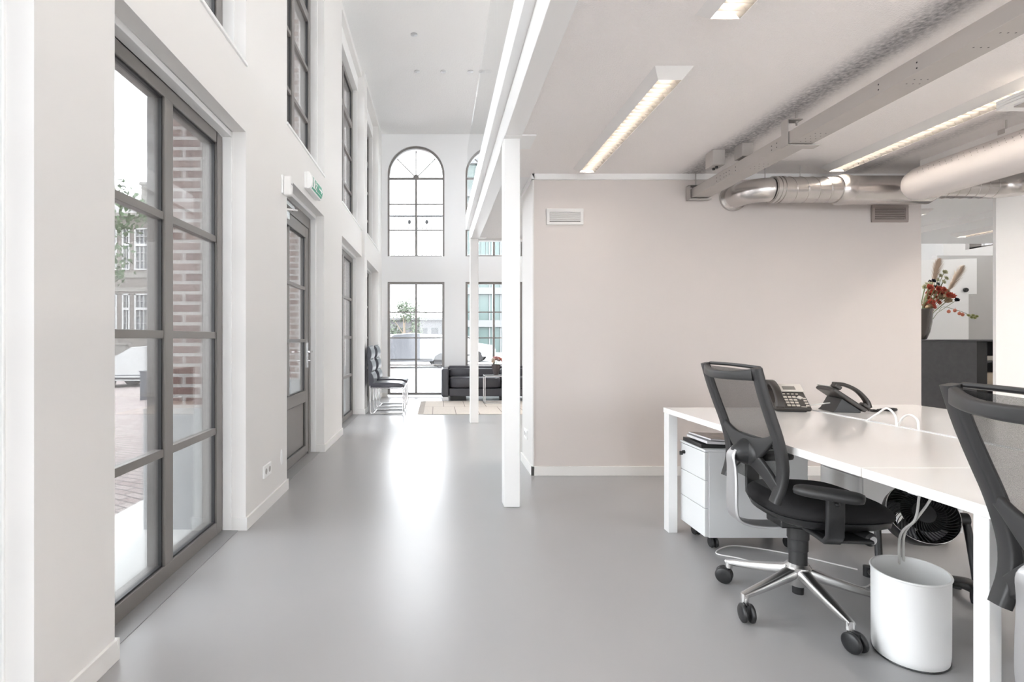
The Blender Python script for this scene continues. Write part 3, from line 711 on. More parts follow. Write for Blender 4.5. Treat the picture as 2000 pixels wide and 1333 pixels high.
# ================================================================ FAN
t = thing('floor_fan', 'black and grey round floor fan tilted up under the desk', 'fan', (2.225, 2.40, 0), 0)
nrm = V(-.30, -.80, .50).normalized(); C0 = V(0, 0, .345); R = .132
qz = nrm.to_track_quat('Z', 'Y'); T = Matrix.Translation(C0) @ qz.to_matrix().to_4x4()
m = MB(); m.lathe([(R-.004, .03), (R, .035), (R+.004, .02), (R+.001, -.02), (R-.012, -.08), (R-.05, -.12), (.05, -.135), (.048, -.125), (R-.055, -.11), (R-.020, -.075), (R-.008, -.02)], 48, T, caps=False)
hs = m.build('fan_housing', M_char, t, ang=50)
MB().tube([T @ V((R+.001)*math.cos(a), (R+.001)*math.sin(a), .036) for a in [2*PI*i/48 for i in range(48)]], .0022, 6, closed=True).build('chrome_ring', M_chrome, hs)
m = MB(); n = 44
for i in range(n):
    a = 2*PI*i/n; pts = []
    for k in range(8):
        r = .045+(R-.049)*k/7; aa = a+.55*(k/7)**1.3; pts.append(T @ V(r*math.cos(aa), r*math.sin(aa), .036+.012*(1-k/7)))
    m.sweep(pts, nrm, rrect(.008, .0019, .0006, 1))
m.build('spiral_grille', M_black, hs, smooth=False)
m = MB(); m.lathe([(.046, .035), (.044, .048), (.025, .053), (.002, .054)], 28, T); m.lathe([(.084, .038), (.084, .0395), (.081, .0395), (.081, .038)], 40, T)
m.build('grille_cap', M_black, hs)
for i in range(5):
    a = 2*PI*i/5; m = MB()
    def bl(u, v, a=a):
        r = .03+(R-.05)*u; aa = a+.35*u+(v-.5)*(.9-.2*u); return T @ V(r*math.cos(aa), r*math.sin(aa), -.02+.035*(v-.5)*(1-.4*u))
    m.grid(bl, 6, 6).build('blade', mat('grey_fan_blade', (.36, .36, .37), .4), hs, solid=.003, ang=70)
# U stand of tube, pivots at both sides
sx = V(nrm.y, -nrm.x, 0).normalized()   # sideways direction
if sx.x < 0: sx = -sx
fx = V(sx.y, -sx.x, 0);
if fx.y > 0: fx = -fx
m = MB()
for s in (-1, 1):
    P = C0+sx*s*(R+.028); m.cyl(P-sx*s*.030, P+sx*s*.012, .028, 18)
    foot = V(0, 0, .055)+sx*s*(R+.040)+fx*.06
    m.tube(bez([P+sx*s*.0+V(0, 0, .012), P+sx*s*.006+V(0, 0, -.06)+fx*.02, foot+V(0, 0, .05), foot], 12), .0145, 12)
m.tube(bez([V(0, 0, .055)-sx*(R+.040)+fx*.06, V(0, 0, .10)-sx*(R)+fx*.10, V(0, 0, .125)-sx*.06+fx*.155, V(0, 0, .125)+sx*.06+fx*.155, V(0, 0, .10)+sx*R+fx*.10, V(0, 0, .055)+sx*(R+.04)+fx*.06], 26), .0145, 12)
m.tube(bez([V(0, 0, .05)-sx*(R+.04)+fx*.06, V(0, 0, .022)-sx*(R-.0)-fx*.10, V(0, 0, .022)+sx*(R)-fx*.10, V(0, 0, .05)+sx*(R+.04)+fx*.06], 20), .0145, 12)
m.build('tube_stand', M_char, t, ang=60)
for s in (-1, 1):
    f = V(0, 0, .02)+sx*s*(R+.035)
    m = MB(); m.tube([f+fx*.075-V(0, 0, .019), f+fx*.075, f+fx*.075+V(0, 0, .045)], [.018, .022, .022], 14); m.build('rubber_foot', M_black, t)
    m = MB(); m.cyl(f-fx*.08+V(0, 0, -.018), f-fx*.08+V(0, 0, .03), .020, 14); m.build('rubber_foot', M_black, t)
# cables under the desk
cable('cable', [(1.83, 1.98, .71), (1.832, 1.97, .64), (1.81, 1.955, .56), (1.79, 1.95, .48), (1.77, 1.99, .40), (1.85, 2.08, .18), (1.88, 2.12, .06), (1.9, 2.2, .005)], .0042, 'pale cable hanging from the desk before the fan, left strand', m=mat('light_grey_cable', (.62, .61, .59), .4))
cable('cable', [(1.885, 1.96, .71), (1.875, 1.95, .64), (1.845, 1.945, .56), (1.80, 1.955, .48), (1.785, 1.99, .40), (1.87, 2.08, .18), (1.9, 2.12, .06), (1.92, 2.2, .005)], .0042, 'pale cable hanging from the desk before the fan, right strand', m=MATS['light_grey_cable'])
cable('cable', [(2.05, 2.45, .004), (1.95, 2.42, .004), (1.75, 2.55, .004), (1.60, 2.72, .004), (1.50, 2.80, .004), (1.66, 2.90, .004), (1.9, 2.78, .004), (2.1, 2.6, .004)], .0035, 'thin white cable snaking on the floor behind the chair base', 80)
cable('cable', [(1.60, 1.35, .70), (1.585, 1.38, .50), (1.60, 1.40, .42), (1.66, 1.42, .30), (1.7, 1.5, .1), (1.75, 1.55, .005)], .004, 'pale cable hanging beside the desk leg near the cropped chair', m=MATS['light_grey_cable'])
# ================================================================ CEILING LIGHTS
def lamp(label, loc, L=1.6, W=.20, tube=None):
    t = thing('ceiling_light', label, 'ceiling light', loc, 0, 'louvred fluorescent ceiling lights'); hw, hl = W/2, L/2; iw = .062; il = hl-.05; D = -.048
    m = MB()
    vs = [V(sx*hw, sy*hl, 0) for sx, sy in ((-1,-1),(1,-1),(1,1),(-1,1))] + [V(sx*iw, sy*il, D) for sx, sy in ((-1,-1),(1,-1),(1,1),(-1,1))]
    vs += [V(sx*iw, sy*il, -.006) for sx, sy in ((-1,-1),(1,-1),(1,1),(-1,1))]
    m.add(vs, [(i, (i+1) % 4, 4+(i+1) % 4, 4+i) for i in range(4)] + [(4+i, 4+(i+1) % 4, 8+(i+1) % 4, 8+i) for i in range(4)] + [(8, 9, 10, 11)])
    m.build('housing', M_lampw, t, smooth=False)
    m = MB(); n = 30
    for s in (-1, 1):
        m.add([V(s*(iw-.001), -il, D+.001), V(s*(iw-.001), il, D+.001), V(s*.030, il, -.010), V(s*.030, -il, -.010)], [(0, 1, 2, 3)])
    for i in range(1, n):
        y = -il+2*il*i/n
        m.prism([(y-.001, D+.002), (y+.001, D+.002), (y+.006, -.022), (y-.006, -.022)], -iw+.002, iw-.002, 'yz')
    m.build('louvre', M_refl, t, smooth=False)
    MB().tube([(0, -il+.02, -.013), (0, il-.02, -.013)], .0075, 10).build('tube', tube or M_lamp, t)
    return t
l0 = lamp('louvred ceiling light in the middle of the office ceiling', (1.205, 3.445, ZC))
dup(l0, (1.205, 1.43, ZC), 0, 'louvred ceiling light cut off by the top edge')
dup(l0, (3.20, 3.42, ZC), 0, 'louvred ceiling light between the steel trunking and the fabric duct')
l1 = lamp('added unseen louvred ceiling light overhead, brightening the office', (3.20, 1.4, ZC), tube=M_added_tube)  # unseen lamp, added with its copies to brighten the rooms
for x, y in ( (1.205, -.6), (3.2, -.6), (1.205, -2.6), (3.2, -2.6), (5.2, .5), (5.2, -1.8), (5.2, 2.8), (7.5, .5), (7.5, -2), (2.5, 6.2), (8.0, 5.8), (3.4, 5.7), (4.3, 6.3), (5.2, 6.35), (2.4, 5.5), (5.0, 3.3), (6.6, 3.3)):
    dup(l1, (x, y, 2.475 if x > 6 and y > 4.5 else ZC), 0, 'added unseen louvred ceiling light for extra brightness')
dup(l0, (6.55, 5.75, 2.475), 0, 'louvred ceiling light beyond the passage right of the greige wall')
# upper floor and hall: more unseen lamps added for their light
for x, y in ((2.5, -2.5), (2.5, 1.0), (2.5, 4.5), (6, -2.5), (6, 1.0), (6, 4.5), (8.3, 6.0), (3.0, 8.7), (5.5, 8.7), (8.0, 8.9)):
    dup(l1, (x, y, ZH), 0, 'added unseen louvred ceiling light under the high ceiling')
for i, (x, y) in enumerate(((-.32, 6.98), (-.32, 7.95), (.086, 7.95), (.50, 7.95), (.67, 7.95), (-.32, 5.2), (-.32, 3.5))):
    lab = ['small round ceiling head alone nearest on the high ceiling', 'leftmost small ceiling head in the far row', 'second small ceiling head of the far row', 'third small ceiling head of the far row', 'small ceiling head seen through the glass balustrade', 'small ceiling head above the top edge', 'small ceiling head above the door'][i]
    t = thing('sprinkler_head', lab, 'sprinkler', (x, y, ZH), 0, 'small heads on the high ceiling')
    MB().lathe([(.045, 0), (.045, -.008), (.030, -.014), (.012, -.016), (.004, -.020)], 18).build('head', M_alum, t)
# ================================================================ TRUNKING
t = thing('cable_trunking', 'long grey perforated steel trunking hanging under the office ceiling', 'cable trunking', (2.185, 0, 2.338))
MB().box(-.065, .080, -2.0, 4.37, 0, .075).build('trunk_body', M_trunk, t, bevel=.003)
m = MB()
for y in (3.95, 3.9, 3.85, 3.82, 3.78, 3.70, 3.3, 3.25, 2.5, 2.3):
    for z in (.02, .045): m.cyl((-.0655, y, z), (-.0652, y, z), .004, 8)
for y in (3.6, 3.55, 3.5, 3.1, 3.06, 3.02, 2.98, 2.4, 2.36, 2.1, 2.0):
    for x in (-.02, .01, .04): m.cyl((x, y, -.0003), (x, y, -.0006), .0035, 8)
m.build('punched_holes', M_dark, t)
for y in (3.165, 1.2, -.9):
    h = MB(); h.box(-.074, -.068, y-.03, y+.03, -.008, .15); h.box(-.074, .125, y-.03, y+.03, -.010, -.004); h.box(-.074, .02, y-.03, y+.03, .146, .152)
    h.cyl((0, y, .12), (0, y, .212), .005, 10); h.cyl((0, y, .135), (0, y, .146), .010, 6)
    h.build('hanger', M_trunk, t, bevel=.001)
h = MB(); h.box(-.085, -.079, 4.33, 4.39, -.012, .105); h.box(-.085, .10, 4.33, 4.39, -.014, -.008); h.box(-.085, .10, 4.33, 4.39, .10, .106); h.cyl((-.02, 4.36, .106), (-.02, 4.36, .212), .004, 8)
h.build('wall_bracket', M_trunk, t, bevel=.001)
for (x, y, sx, sy, lab) in ((2.06, 3.86, .045, .055, 'grey junction box left of the trunking, nearer the wall vent'), (2.19, 3.72, .04, .05, 'grey junction box above the trunking, right of the other')):
    t = thing('junction_box', lab, 'junction box', (x, y, ZC), 0, 'grey junction boxes under the ceiling')
    MB().box(-sx, sx, -sy, sy, -.115 if x < 2.1 else -.10, -.001).build('box_body', M_trunk, t, bevel=.004)
    m = MB(); m.cyl((0, -.02, -.13), (0, -.02, -.1), .010, 10); m.cyl((0, .02, -.13), (0, .02, -.1), .010, 10); m.build('cable_gland', M_char, t)
# ================================================================ DUCTS
def spiral(m, a, b, r, pitch=.075, n=24, tilt=.35):
    a, b = Vector(a), Vector(b); d = (b-a).normalized(); L = (b-a).length; u = d.orthogonal().normalized(); w = d.cross(u); pts = []
    k = int(L/pitch*n)
    for i in range(k+1):
        q = i/k; an = 2*PI*i/n; pts.append(a+(b-a)*q+(u*math.cos(an)+w*math.sin(an))*r)
    m.tube(pts, .0028, 5)
t = thing('ventilation_duct', 'shiny galvanised spiral duct running along the top of the greige wall', 'duct', (3.2, 4.15, 2.346))
def G(x, y, z): return V(x-3.2, y-4.15, z-2.346)
zc = 2.352; yc = 4.16; r = .10
m = MB(); ce = V(2.66, 4.32, zc)
arc = [V(2.66-.16*math.sin(a), 4.32-.16*math.cos(a), zc) for a in [PI/2*i/10 for i in range(11)]]
arc = [V(2.66, yc, zc)] + arc[1:] + [V(2.50, 4.405, zc)]
m.tube([p-V(3.2, 4.15, 2.346) for p in arc], .094, 28); m.tube([G(2.50, 4.385, zc), G(2.50, 4.409, zc)], .112, 28)
m.build('wall_elbow', M_steel, t, ang=45)
m = MB(); m.tube([G(2.66, yc, zc), G(3.22, yc, zc)], .100, 32); spiral(m, G(2.78, yc, zc), G(3.18, yc, zc), .1005, .09)
m.build('spiral_pipe', M_steel, t, ang=40)
m = MB()
for x, rr, w in ((2.68, .106, .012), (2.71, .105, .008), (2.74, .106, .010)): m.tube([G(x-w, yc, zc), G(x+w, yc, zc)], rr, 32)
m.build('coupling', M_steel, t, ang=40)
m = MB(); m.tube([G(3.18, yc, zc), G(3.21, yc, zc), G(3.24, yc, zc-.0), G(3.28, yc, zc)], [.107, .118, .122, .113], 32); m.tube([G(3.26, yc, zc-.002), G(3.92, yc, zc-.002)], .112, 36)
m.build('wide_sleeve', M_steel, t, ang=40)
z2 = 2.378; m = MB(); m.tube([G(3.90, yc, zc), G(3.98, yc, z2)], [.111, .092], 32); m.tube([G(3.97, yc, z2), G(4.46, yc, z2)], .092, 32); spiral(m, G(4.0, yc, z2), G(4.44, yc, z2), .0925, .075)
m.build('spiral_pipe', M_steel, t, ang=40)
m = MB(); arc = [V(4.44+.17*math.sin(a), yc-.17+.17*math.cos(a), z2) for a in [PI/2*i/8 for i in range(9)]]
m.tube([p-V(3.2, 4.15, 2.346) for p in arc+[V(4.61, 3.9, z2)]], .091, 28); m.tube([G(4.61, 3.92, z2), G(4.61, 2.0, z2)], .091, 28)
m.build('turned_pipe', M_steel, t, ang=40)
m = MB(); m.tube([G(4.61, 3.96, z2), G(4.61, 3.92, z2)], .098, 28); m.tube([G(4.61, 3.90, z2), G(4.61, 3.84, z2)], .101, 28); m.build('coupling', M_steel, t, ang=40)
m = MB()
for x in (2.62, 2.90): m.cyl(G(x, yc, zc+.09), G(x, yc, ZC-.001), .003, 6); m.cyl(G(x, yc-.103, zc-.01), G(x, yc-.1, zc+.0), .004, 6)
m.build('hanger_rod', M_trunk, t)
t = thing('fabric_duct', 'fat off-white fabric air duct with a domed end at the top right', 'duct', (3.61, 0, 2.319))
prof = [(0.002, 3.985), (.04, 3.980), (.08, 3.965), (.11, 3.93), (.125, 3.88), (.127, 3.80), (.127, -1.5)]
TT = Matrix.Rotation(-PI/2, 4, 'X')
m = MB(); m.lathe([(a, b) for a, b in prof], 40, TT); m.build('fabric_sleeve', M_fabduct, t, ang=60)
m = MB(); random.seed(3)
for i in range(60):
    y = 3.78-i*.028
    for j in range(2):
        a = math.radians(158-9*((i+j) % 3)+3*j); c = V(.1272*math.cos(a), y+.01*j, .1272*math.sin(a)); m.ell(c, (.0022, .0022, .0022), 6, 4)
m.build('air_holes', mat('duct_hole', (.2, .18, .17), .8), t)
MB().box(-.030, .030, -1.5, 3.86, .118, .165).build('suspension_rail', M_lampw, t, bevel=.003)
m = MB()
for y in (3.3, 2.0, .5): m.cyl((0, y, .16), (0, y, .230), .005, 8); m.box(-.034, -.02, y-.02, y+.02, .14, .17)
m.build('rail_hook', M_trunk, t)
t = thing('ceiling_unit', 'white ribbed suspended casing at the top right edge', 'ceiling unit', (3.03, 1.4, 2.395))
m = MB(); m.prism([(0, .0), (0, .014), (.006, .016), (0, .018), (0, .030), (.006, .032), (0, .034), (0, .05), (.26, .05), (.26, 0)], -.6, 1.42, 'xz')
m.build('ribbed_casing', M_white, t, bevel=.0)
MB().box(.03, .24, -.5, 1.36, -.006, -.0005).build('underside_panel', M_trunk, t); m = MB(); m.cyl((.12, 1.0, .05), (.12, 1.0, .154), .01); m.cyl((.12, -.3, .05), (.12, -.3, .154), .01); m.build('hanger_rod', M_trunk, t)
MB().tube([V(.13+.03*math.cos(a), 1.27+.03*math.sin(a), -.009) for a in [2*PI*i/20 for i in range(20)]], .005, 6, closed=True).build('ring', M_white, t)
# ================================================================ WALL VENTS, SOCKETS, SENSOR, SIGN
def vent(label, x0, x1, z0, z1, m_):
    t = thing('air_vent', label, 'air vent', ((x0+x1)/2, 4.41, (z0+z1)/2), 0, 'louvred vents in the greige wall'); hx, hz = (x1-x0)/2, (z1-z0)/2; f = .024
    m = MB(); m.box(-hx, hx, -.014, 0, hz-f, hz); m.box(-hx, hx, -.014, 0, -hz, -hz+f); m.box(-hx, -hx+f, -.014, 0, -hz+f, hz-f); m.box(hx-f, hx, -.014, 0, -hz+f, hz-f)
    m.build('vent_frame', m_, t, bevel=.002)
    m = MB(); n = 5
    for i in range(n):
        z = -hz+f+.008+(2*hz-2*f)*i/n; m.prism([(-.012, z), (-.010, z-.002), (-.002, z+.013), (-.004, z+.015)], -hx+f, hx-f, 'yz')
    m.build('slats', m_, t, smooth=False)
    MB().box(-hx+f, hx-f, -.0016, -.0002, -hz+f, hz-f).build('slat_shade_sheet', mat('painted_vent_shade', (.06, .05, .045), .8), t)  # dark sheet paints in the shade behind the slats
vent('white louvred vent at the left end of the greige wall', .922, 1.233, 2.126, 2.262, M_lampw)
vent('taupe louvred vent at the right end of the greige wall', 3.675, 3.983, 2.147, 2.293, mat('taupe_vent_paint', (.36, .31, .285), .5))
def socket(label, y, z, xw=XW, w=.15, s=1, name='power_socket'):
    t = thing(name, label, 'socket', (xw, y, z), 0, 'white double wall sockets')
    m = MB(); m.box(0 if s > 0 else -.012, .012 if s > 0 else 0, -w/2, w/2, -.042, .042); m.build('cover_plate', M_white, t, bevel=.003)
    m = MB()
    for d in (-.036, .036): m.cyl((s*.0121, d, 0), (s*.0126, d, 0), .020, 20)
    m.build('socket_well', mat('socket_recess', (.42, .40, .39), .5), t); return t
socket('white double wall socket low on the left wall before the door', 3.525, .268)
socket('white double wall socket on the narrow side of the greige wall block', 4.70, .30, .803, .15, -1)
t = thing('oval_cover', 'white oval blank cover low on the left wall by the door jamb', 'wall cover', (XW, 3.865, .280))
MB().ell((.002, 0, 0), (.007, .028, .058), 20, 10).build('cover', M_white, t)
t = thing('motion_sensor', 'small white motion sensor above the door corner', 'motion sensor', (XW, 3.90, 2.305))
MB().box(.012, .070, -.032, .032, -.074, .072).build('sensor_body', M_lampw, t, bevel=.012)
MB().box(.0, .012, -.040, .040, -.06, .075).build('back_plate', M_white, t, bevel=.003)
MB().box(.0695, .0715, -.018, .018, .006, .016).build('lens_slot', mat('sensor_lens', (.25, .24, .23), .3), t)
t = thing('exit_sign', 'white framed emergency exit sign with green running man over the door', 'exit sign', (XW, 4.735, 2.535))
m = MB(); m.box(0, .026, -.215, .215, -.062, .082); m.build('back_box', M_white, t, bevel=.005)
sec = [(.026, -.066), (.050, -.062), (.068, -.040), (.074, .0), (.066, .045), (.048, .078), (.026, .086)]
m = MB(); ns = len(sec)
vs = [V(x, y, z) for y in (-.215, -.195, .195, .215) for x, z in sec]
m.add(vs, [(i*ns+j, i*ns+(j+1) % ns, (i+1)*ns+(j+1) % ns, (i+1)*ns+j) for i in range(3) for j in range(ns)] + [tuple(range(ns)), tuple(range(4*ns-1, 3*ns-1, -1))])
m.build('curved_cover', M_white, t, bevel=.003, ang=40)
GX = mat('exit_green', (.03, .34, .20), .4)
def face(u, v, off):  # u along the wall, v up; follows the curved face
    zs = [(z, x) for x, z in sec]; z = v
    for (z0, x0), (z1, x1) in zip(zs, zs[1:]):
        if z0 <= z <= z1: x = x0+(x1-x0)*(z-z0)/(z1-z0); break
    return V(x+off, u, z)
m = MB(); m.grid(lambda a, b: face(-.18+.36*a, -.055+.105*b, .0012), 12, 10); gp = m.build('green_panel', GX, t, ang=90)
def flat(polys, name):
    m = MB()
    for P in polys:
        # subdivide each quad so that it follows the curve
        a, b, c, d = [V(*q, 0) for q in P]
        m.grid(lambda u, v: (lambda q: face(q.x, q.y, .003))((a*(1-u)+b*u)*(1-v)+(d*(1-u)+c*u)*v), 6, 6)
    return m.build(name, emis('lit_white_pictogram', (1, 1, 1), 1.3) if False else M_white, gp, ang=90)
flat([[(-.165, -.045), (-.115, -.045), (-.115, .040), (-.165, .040)]], 'door_pictogram')
flat([[(-.062, .018), (-.042, .018), (-.042, .038), (-.062, .038)], [(-.075, -.012), (-.055, -.012), (-.048, .016), (-.066, .016)], [(-.070, -.012), (-.056, -.012), (-.038, -.028), (-.050, -.034)],
      [(-.076, -.010), (-.062, -.010), (-.085, -.045), (-.098, -.042)], [(-.050, .014), (-.046, .006), (-.025, .004), (-.026, .012)], [(-.066, .016), (-.062, .006), (-.092, -.004), (-.094, .006)], [(-.050, -.034), (-.040, -.028), (-.030, -.048), (-.042, -.050)]], 'running_man_pictogram')
flat([[(.03, -.008), (.12, -.008), (.12, .008), (.03, .008)], [(.12, -.030), (.160, -.001), (.160, .001), (.12, .030)]], 'arrow_pictogram')
# ================================================================ LOUNGE
def lounge_chair(label, loc, rz):
    t = thing('dining_chair', label, 'chair', loc, rz, 'padded leather chairs by the windows')
    fr = MB(); w = .225
    for s in (-1, 1):
        P = [(-.25, s*w, .44), (-.25, s*w, .012), (.255, s*w, .012), (.255, s*w, .40), (-.24, s*w, .40)]
        pts = []
        for i, p in enumerate(P):
            p = Vector(p)
            if 0 < i < len(P)-1:
                a = (Vector(P[i-1])-p).normalized()*.03; b = (Vector(P[i+1])-p).normalized()*.03; pts += [p+a, p+(a+b)*.3, p+b]
            else: pts.append(p)
        fr.tube(pts, .011, 10)
    for x, z in ((-.25, .40), (.255, .39), (-.20, .012)): fr.cyl((x, -w, z), (x, w, z), .010, 10)
    for s in (-1, 1):
        for x in (-.235, .235): fr.cyl((x, s*w, .0), (x, s*w, .008), .012, 10)
    fr.build('chrome_frame', M_chrome, t, ang=60)
    def side(z0, z1): pass
    st = MB(); n = 24; vs = []
    prof = []
    for i in range(25):
        x = -.27+.54*i/24
        e = min(1, (i/24)*6, (1-i/24)*5); top = .475+.012*math.sin(PI*i/24) + .0*e - .03*(1-min(1, (1-i/24)*6))**2
        prof.append((x, top))
    poly = prof + [(.272, .44), (.262, .412), (-.26, .412), (-.272, .43)]
    k = len(poly); S = [(-.235, .93), (-.228, .98), (-.21, 1), (.21, 1), (.228, .98), (.235, .93)]
    for y, f in S: vs += [V(x*f, y, .443+(z-.443)*f) for x, z in poly]
    st.add(vs, [(i*k+j, i*k+(j+1) % k, (i+1)*k+(j+1) % k, (i+1)*k+j) for i in range(5) for j in range(k)] + [tuple(range(k-1, -1, -1)), tuple(range(5*k, 6*k))])
    st.build('seat', M_leather, t, ang=60)
    bk = MB(); N = 36; fr_, re = [], []
    for i in range(N+1):
        q = i/N; z = .44+.60*q; ph = (q*3) % 1; bulge = .040*abs(math.sin(PI*q*3))**.6
        fr_.append((-.225-.05*q+bulge-.0, z)); re.append((-.272-.018*q, z))
    poly = fr_ + [(-.262, 1.055)] + re[::-1]; k = len(poly); vs = []
    for y, f in S: vs += [V(-.265+(x+.265)*f, y, .74+(z-.74)*(.9+.1*f if f < 1 else 1)) for x, z in poly]
    bk.add(vs, [(i*k+j, i*k+(j+1) % k, (i+1)*k+(j+1) % k, (i+1)*k+j) for i in range(5) for j in range(k)] + [tuple(range(k-1, -1, -1)), tuple(range(5*k, 6*k))])
    bk.build('backrest', M_leather, t, ang=60)
    return t
lc = lounge_chair('padded dark leather chair with chrome sled frame, nearer of two by the windows', (-.785, 8.18, 0), 0)
dup(lc, (-.785, 8.98, 0), 0, 'padded dark leather chair with chrome sled frame, farther one half hidden behind its twin')
# sofa
t = thing('sofa', 'low dark grey leather sofa before the far windows', 'sofa', (1.19, 9.98, 0))
def cushion(x0, x1, y0, y1, z0, z1, name, parent, r=.04):
    m = MB(); m.ell(((x0+x1)/2, (y0+y1)/2, (z0+z1)/2), ((x1-x0)/2, (y1-y0)/2, (z1-z0)/2), 40, 16, p=.28); return m.build(name, M_leather, parent, ang=80)
m = MB(); m.box(-.98, .98, -.32, .30, .085, .235); m.build('base', M_leather, t, bevel=.015)
for s in (-1, 1): MB().box(*sorted((s*.985, s*1.12)), -.345, .36, .075, .60).build('armrest', M_leather, t, bevel=.03)
MB().box(-.98, .98, .20, .36, .24, .625).build('back_panel', M_leather, t, bevel=.03)
for x0, x1 in ((-.975, -.003), (.003, .975)):
    cushion(x0, x1, -.34, .16, .235, .445, 'seat_cushion', t); cushion(x0, x1, .03, .22, .42, .585, 'back_cushion', t)
m = MB()
for x in (-.96, .96): m.box(x-.10 if x > 0 else x-.0, x if x > 0 else x+.30, -.26, .2, 0, .085)
m.box(-.04, .04, -.25, -.2, 0, .085); m.build('dark_foot', M_black, t)
m = MB()
for s in (-1, 1): m.box(*sorted((s*.99, s*1.10)), -.33, -.29, .0, .075)
m.build('chrome_foot', M_alum, t)
# rug
def rug_mat():
    m = mat('beige_woven_rug', (.60, .55, .50), .95, spec=.1, vary=(30, .10)); nt = m.node_tree; b = nt.nodes['Principled BSDF']
    src = b.inputs['Base Color'].links[0].from_socket
    tc = nt.nodes.new('ShaderNodeTexCoord'); mp = nt.nodes.new('ShaderNodeMapping')
    br = nt.nodes.new('ShaderNodeTexBrick'); br.inputs['Color1'].default_value = (1, 1, 1, 1); br.inputs['Color2'].default_value = (1, 1, 1, 1); br.inputs['Mortar'].default_value = (.28, .25, .24, 1)
    br.inputs['Scale'].default_value = 1; br.inputs['Brick Width'].default_value = .36; br.inputs['Row Height'].default_value = 1.3; br.inputs['Mortar Size'].default_value = .006
    mx = nt.nodes.new('ShaderNodeMix'); mx.data_type = 'RGBA'; mx.blend_type = 'MULTIPLY'; mx.inputs[0].default_value = .75
    nt.links.new(tc.outputs['Object'], br.inputs['Vector']); nt.links.new(src, mx.inputs[6]); nt.links.new(br.outputs['Color'], mx.inputs[7]); nt.links.new(mx.outputs[2], b.inputs['Base Color'])
    return m
t = thing('rug', 'flat beige patterned rug with fringe before the leather sofa', 'rug', (1.0, 8.77, 0))
MB().box(-1.22, 1.3, -.83, .80, .001, .012).build('woven_field', rug_mat(), t, bevel=.003)
m = MB()
for i in range(80):
    y = -.83+1.63*i/79; m.sweep([(-1.22, y, .009), (-1.27, y+random.uniform(-.008, .008), .006), (-1.31, y+random.uniform(-.012, .012), .003)], (0, 1, 0), rrect(.008, .003, .001, 1))
fr = m.build('fringe', mat('rug_fringe', (.55, .51, .47), .95), t); 
# side table with vase
t = thing('side_table', 'thin steel framed side table by the sofa', 'side table', (1.12, 9.36, 0))
m = MB(); hx, hy, hz = .29, .17, .50
for sx in (-1, 1):
    for sy in (-1, 1): m.box(*sorted((sx*hx, sx*(hx-.016))), *sorted((sy*hy, sy*(hy-.016))), .0125, hz)
for z in (.0125, hz-.016):
    for sy in (-1, 1): m.box(-hx, hx, *sorted((sy*hy, sy*(hy-.016))), z, z+.016)
    for sx in (-1, 1): m.box(*sorted((sx*hx, sx*(hx-.016))), -hy, hy, z, z+.016)
m.build('steel_frame', M_alum, t)
MB().box(-hx+.004, hx-.004, -hy+.004, hy-.004, hz+.0005, hz+.010).build('table_top', mat('grey_glass_top', (.35, .36, .37), .1), t)
t = thing('flower_vase', 'small ribbed dark vase on the steel side table', 'vase', (1.052, 9.36, .511))
m = MB(); n = 40; vs = []; PR = [(.036, 0), (.042, .01), (.060, .08), (.074, .15), (.080, .185), (.074, .185), (.066, .14), (.03, .02)]
for r, z in PR:
    for j in range(n): a = 2*PI*j/n; rr = r*(1+.05*(j % 4 in (0, 1))); vs.append(V(rr*math.cos(a), rr*math.sin(a), z))
m.add(vs, [(i*n+j, i*n+(j+1) % n, (i+1)*n+(j+1) % n, (i+1)*n+j) for i in range(7) for j in range(n)] + [tuple(range(n-1, -1, -1)), tuple(range(7*n, 8*n))])
m.build('vase_body', mat('smoky_brown_ceramic', (.07, .055, .055), .3), t, ang=20)
def blossom(m, c, r, nrm=None, petals=18):
    c = Vector(c); nrm = Vector(nrm or (0, 0, 1)).normalized(); q = nrm.to_track_quat('Z', 'Y')
    for k in range(petals):
        lay = k/petals; a = k*2.4; tilt = .25+1.1*lay; L = r*(.75+.35*lay); wd = r*.42
        d = V(math.cos(a)*math.sin(tilt), math.sin(a)*math.sin(tilt), math.cos(tilt)); s = V(-math.sin(a), math.cos(a), 0)
        p = [V(0, 0, 0), d*L*.55+s*wd, d*L+V(0, 0, r*.08), d*L*.55-s*wd]
        m.add([q @ v + c for v in p], [(0, 1, 2, 3)])
t = thing('bouquet', 'bunch of pink and cream flowers in the small dark vase', 'flowers', (1.052, 9.36, .66))
st = MB(); fl = {'pink_flower': [], 'cream_flower': [], 'coral_flower': []}; random.seed(5)
cols = {'pink_flower': (.80, .52, .52), 'cream_flower': (.70, .60, .52), 'coral_flower': (.80, .40, .32)}
for i in range(17):
    a = random.uniform(0, 2*PI); rad = random.uniform(.0, .105); p = V(rad*math.cos(a), rad*math.sin(a)*.8, .075+.08*(1-rad/.12)+random.uniform(-.01, .02))
    k = ('coral_flower' if p.x > .05 else 'cream_flower' if p.x < -.03 else 'pink_flower')
    st.tube([(p.x*.3, p.y*.3, -.08), (p.x*.6, p.y*.6, p.z*.3), p], .0022, 5); fl[k].append(p)
st.build('stems', mat('green_stem', (.13, .2, .08), .6), t)
for k, ps in fl.items():
    for p in ps:
        m = MB(); blossom(m, p, .044, V(p.x*2, p.y*2-.06, .15)); m.build(k, mat(k+'_petals', cols[k], .7), t, smooth=False)
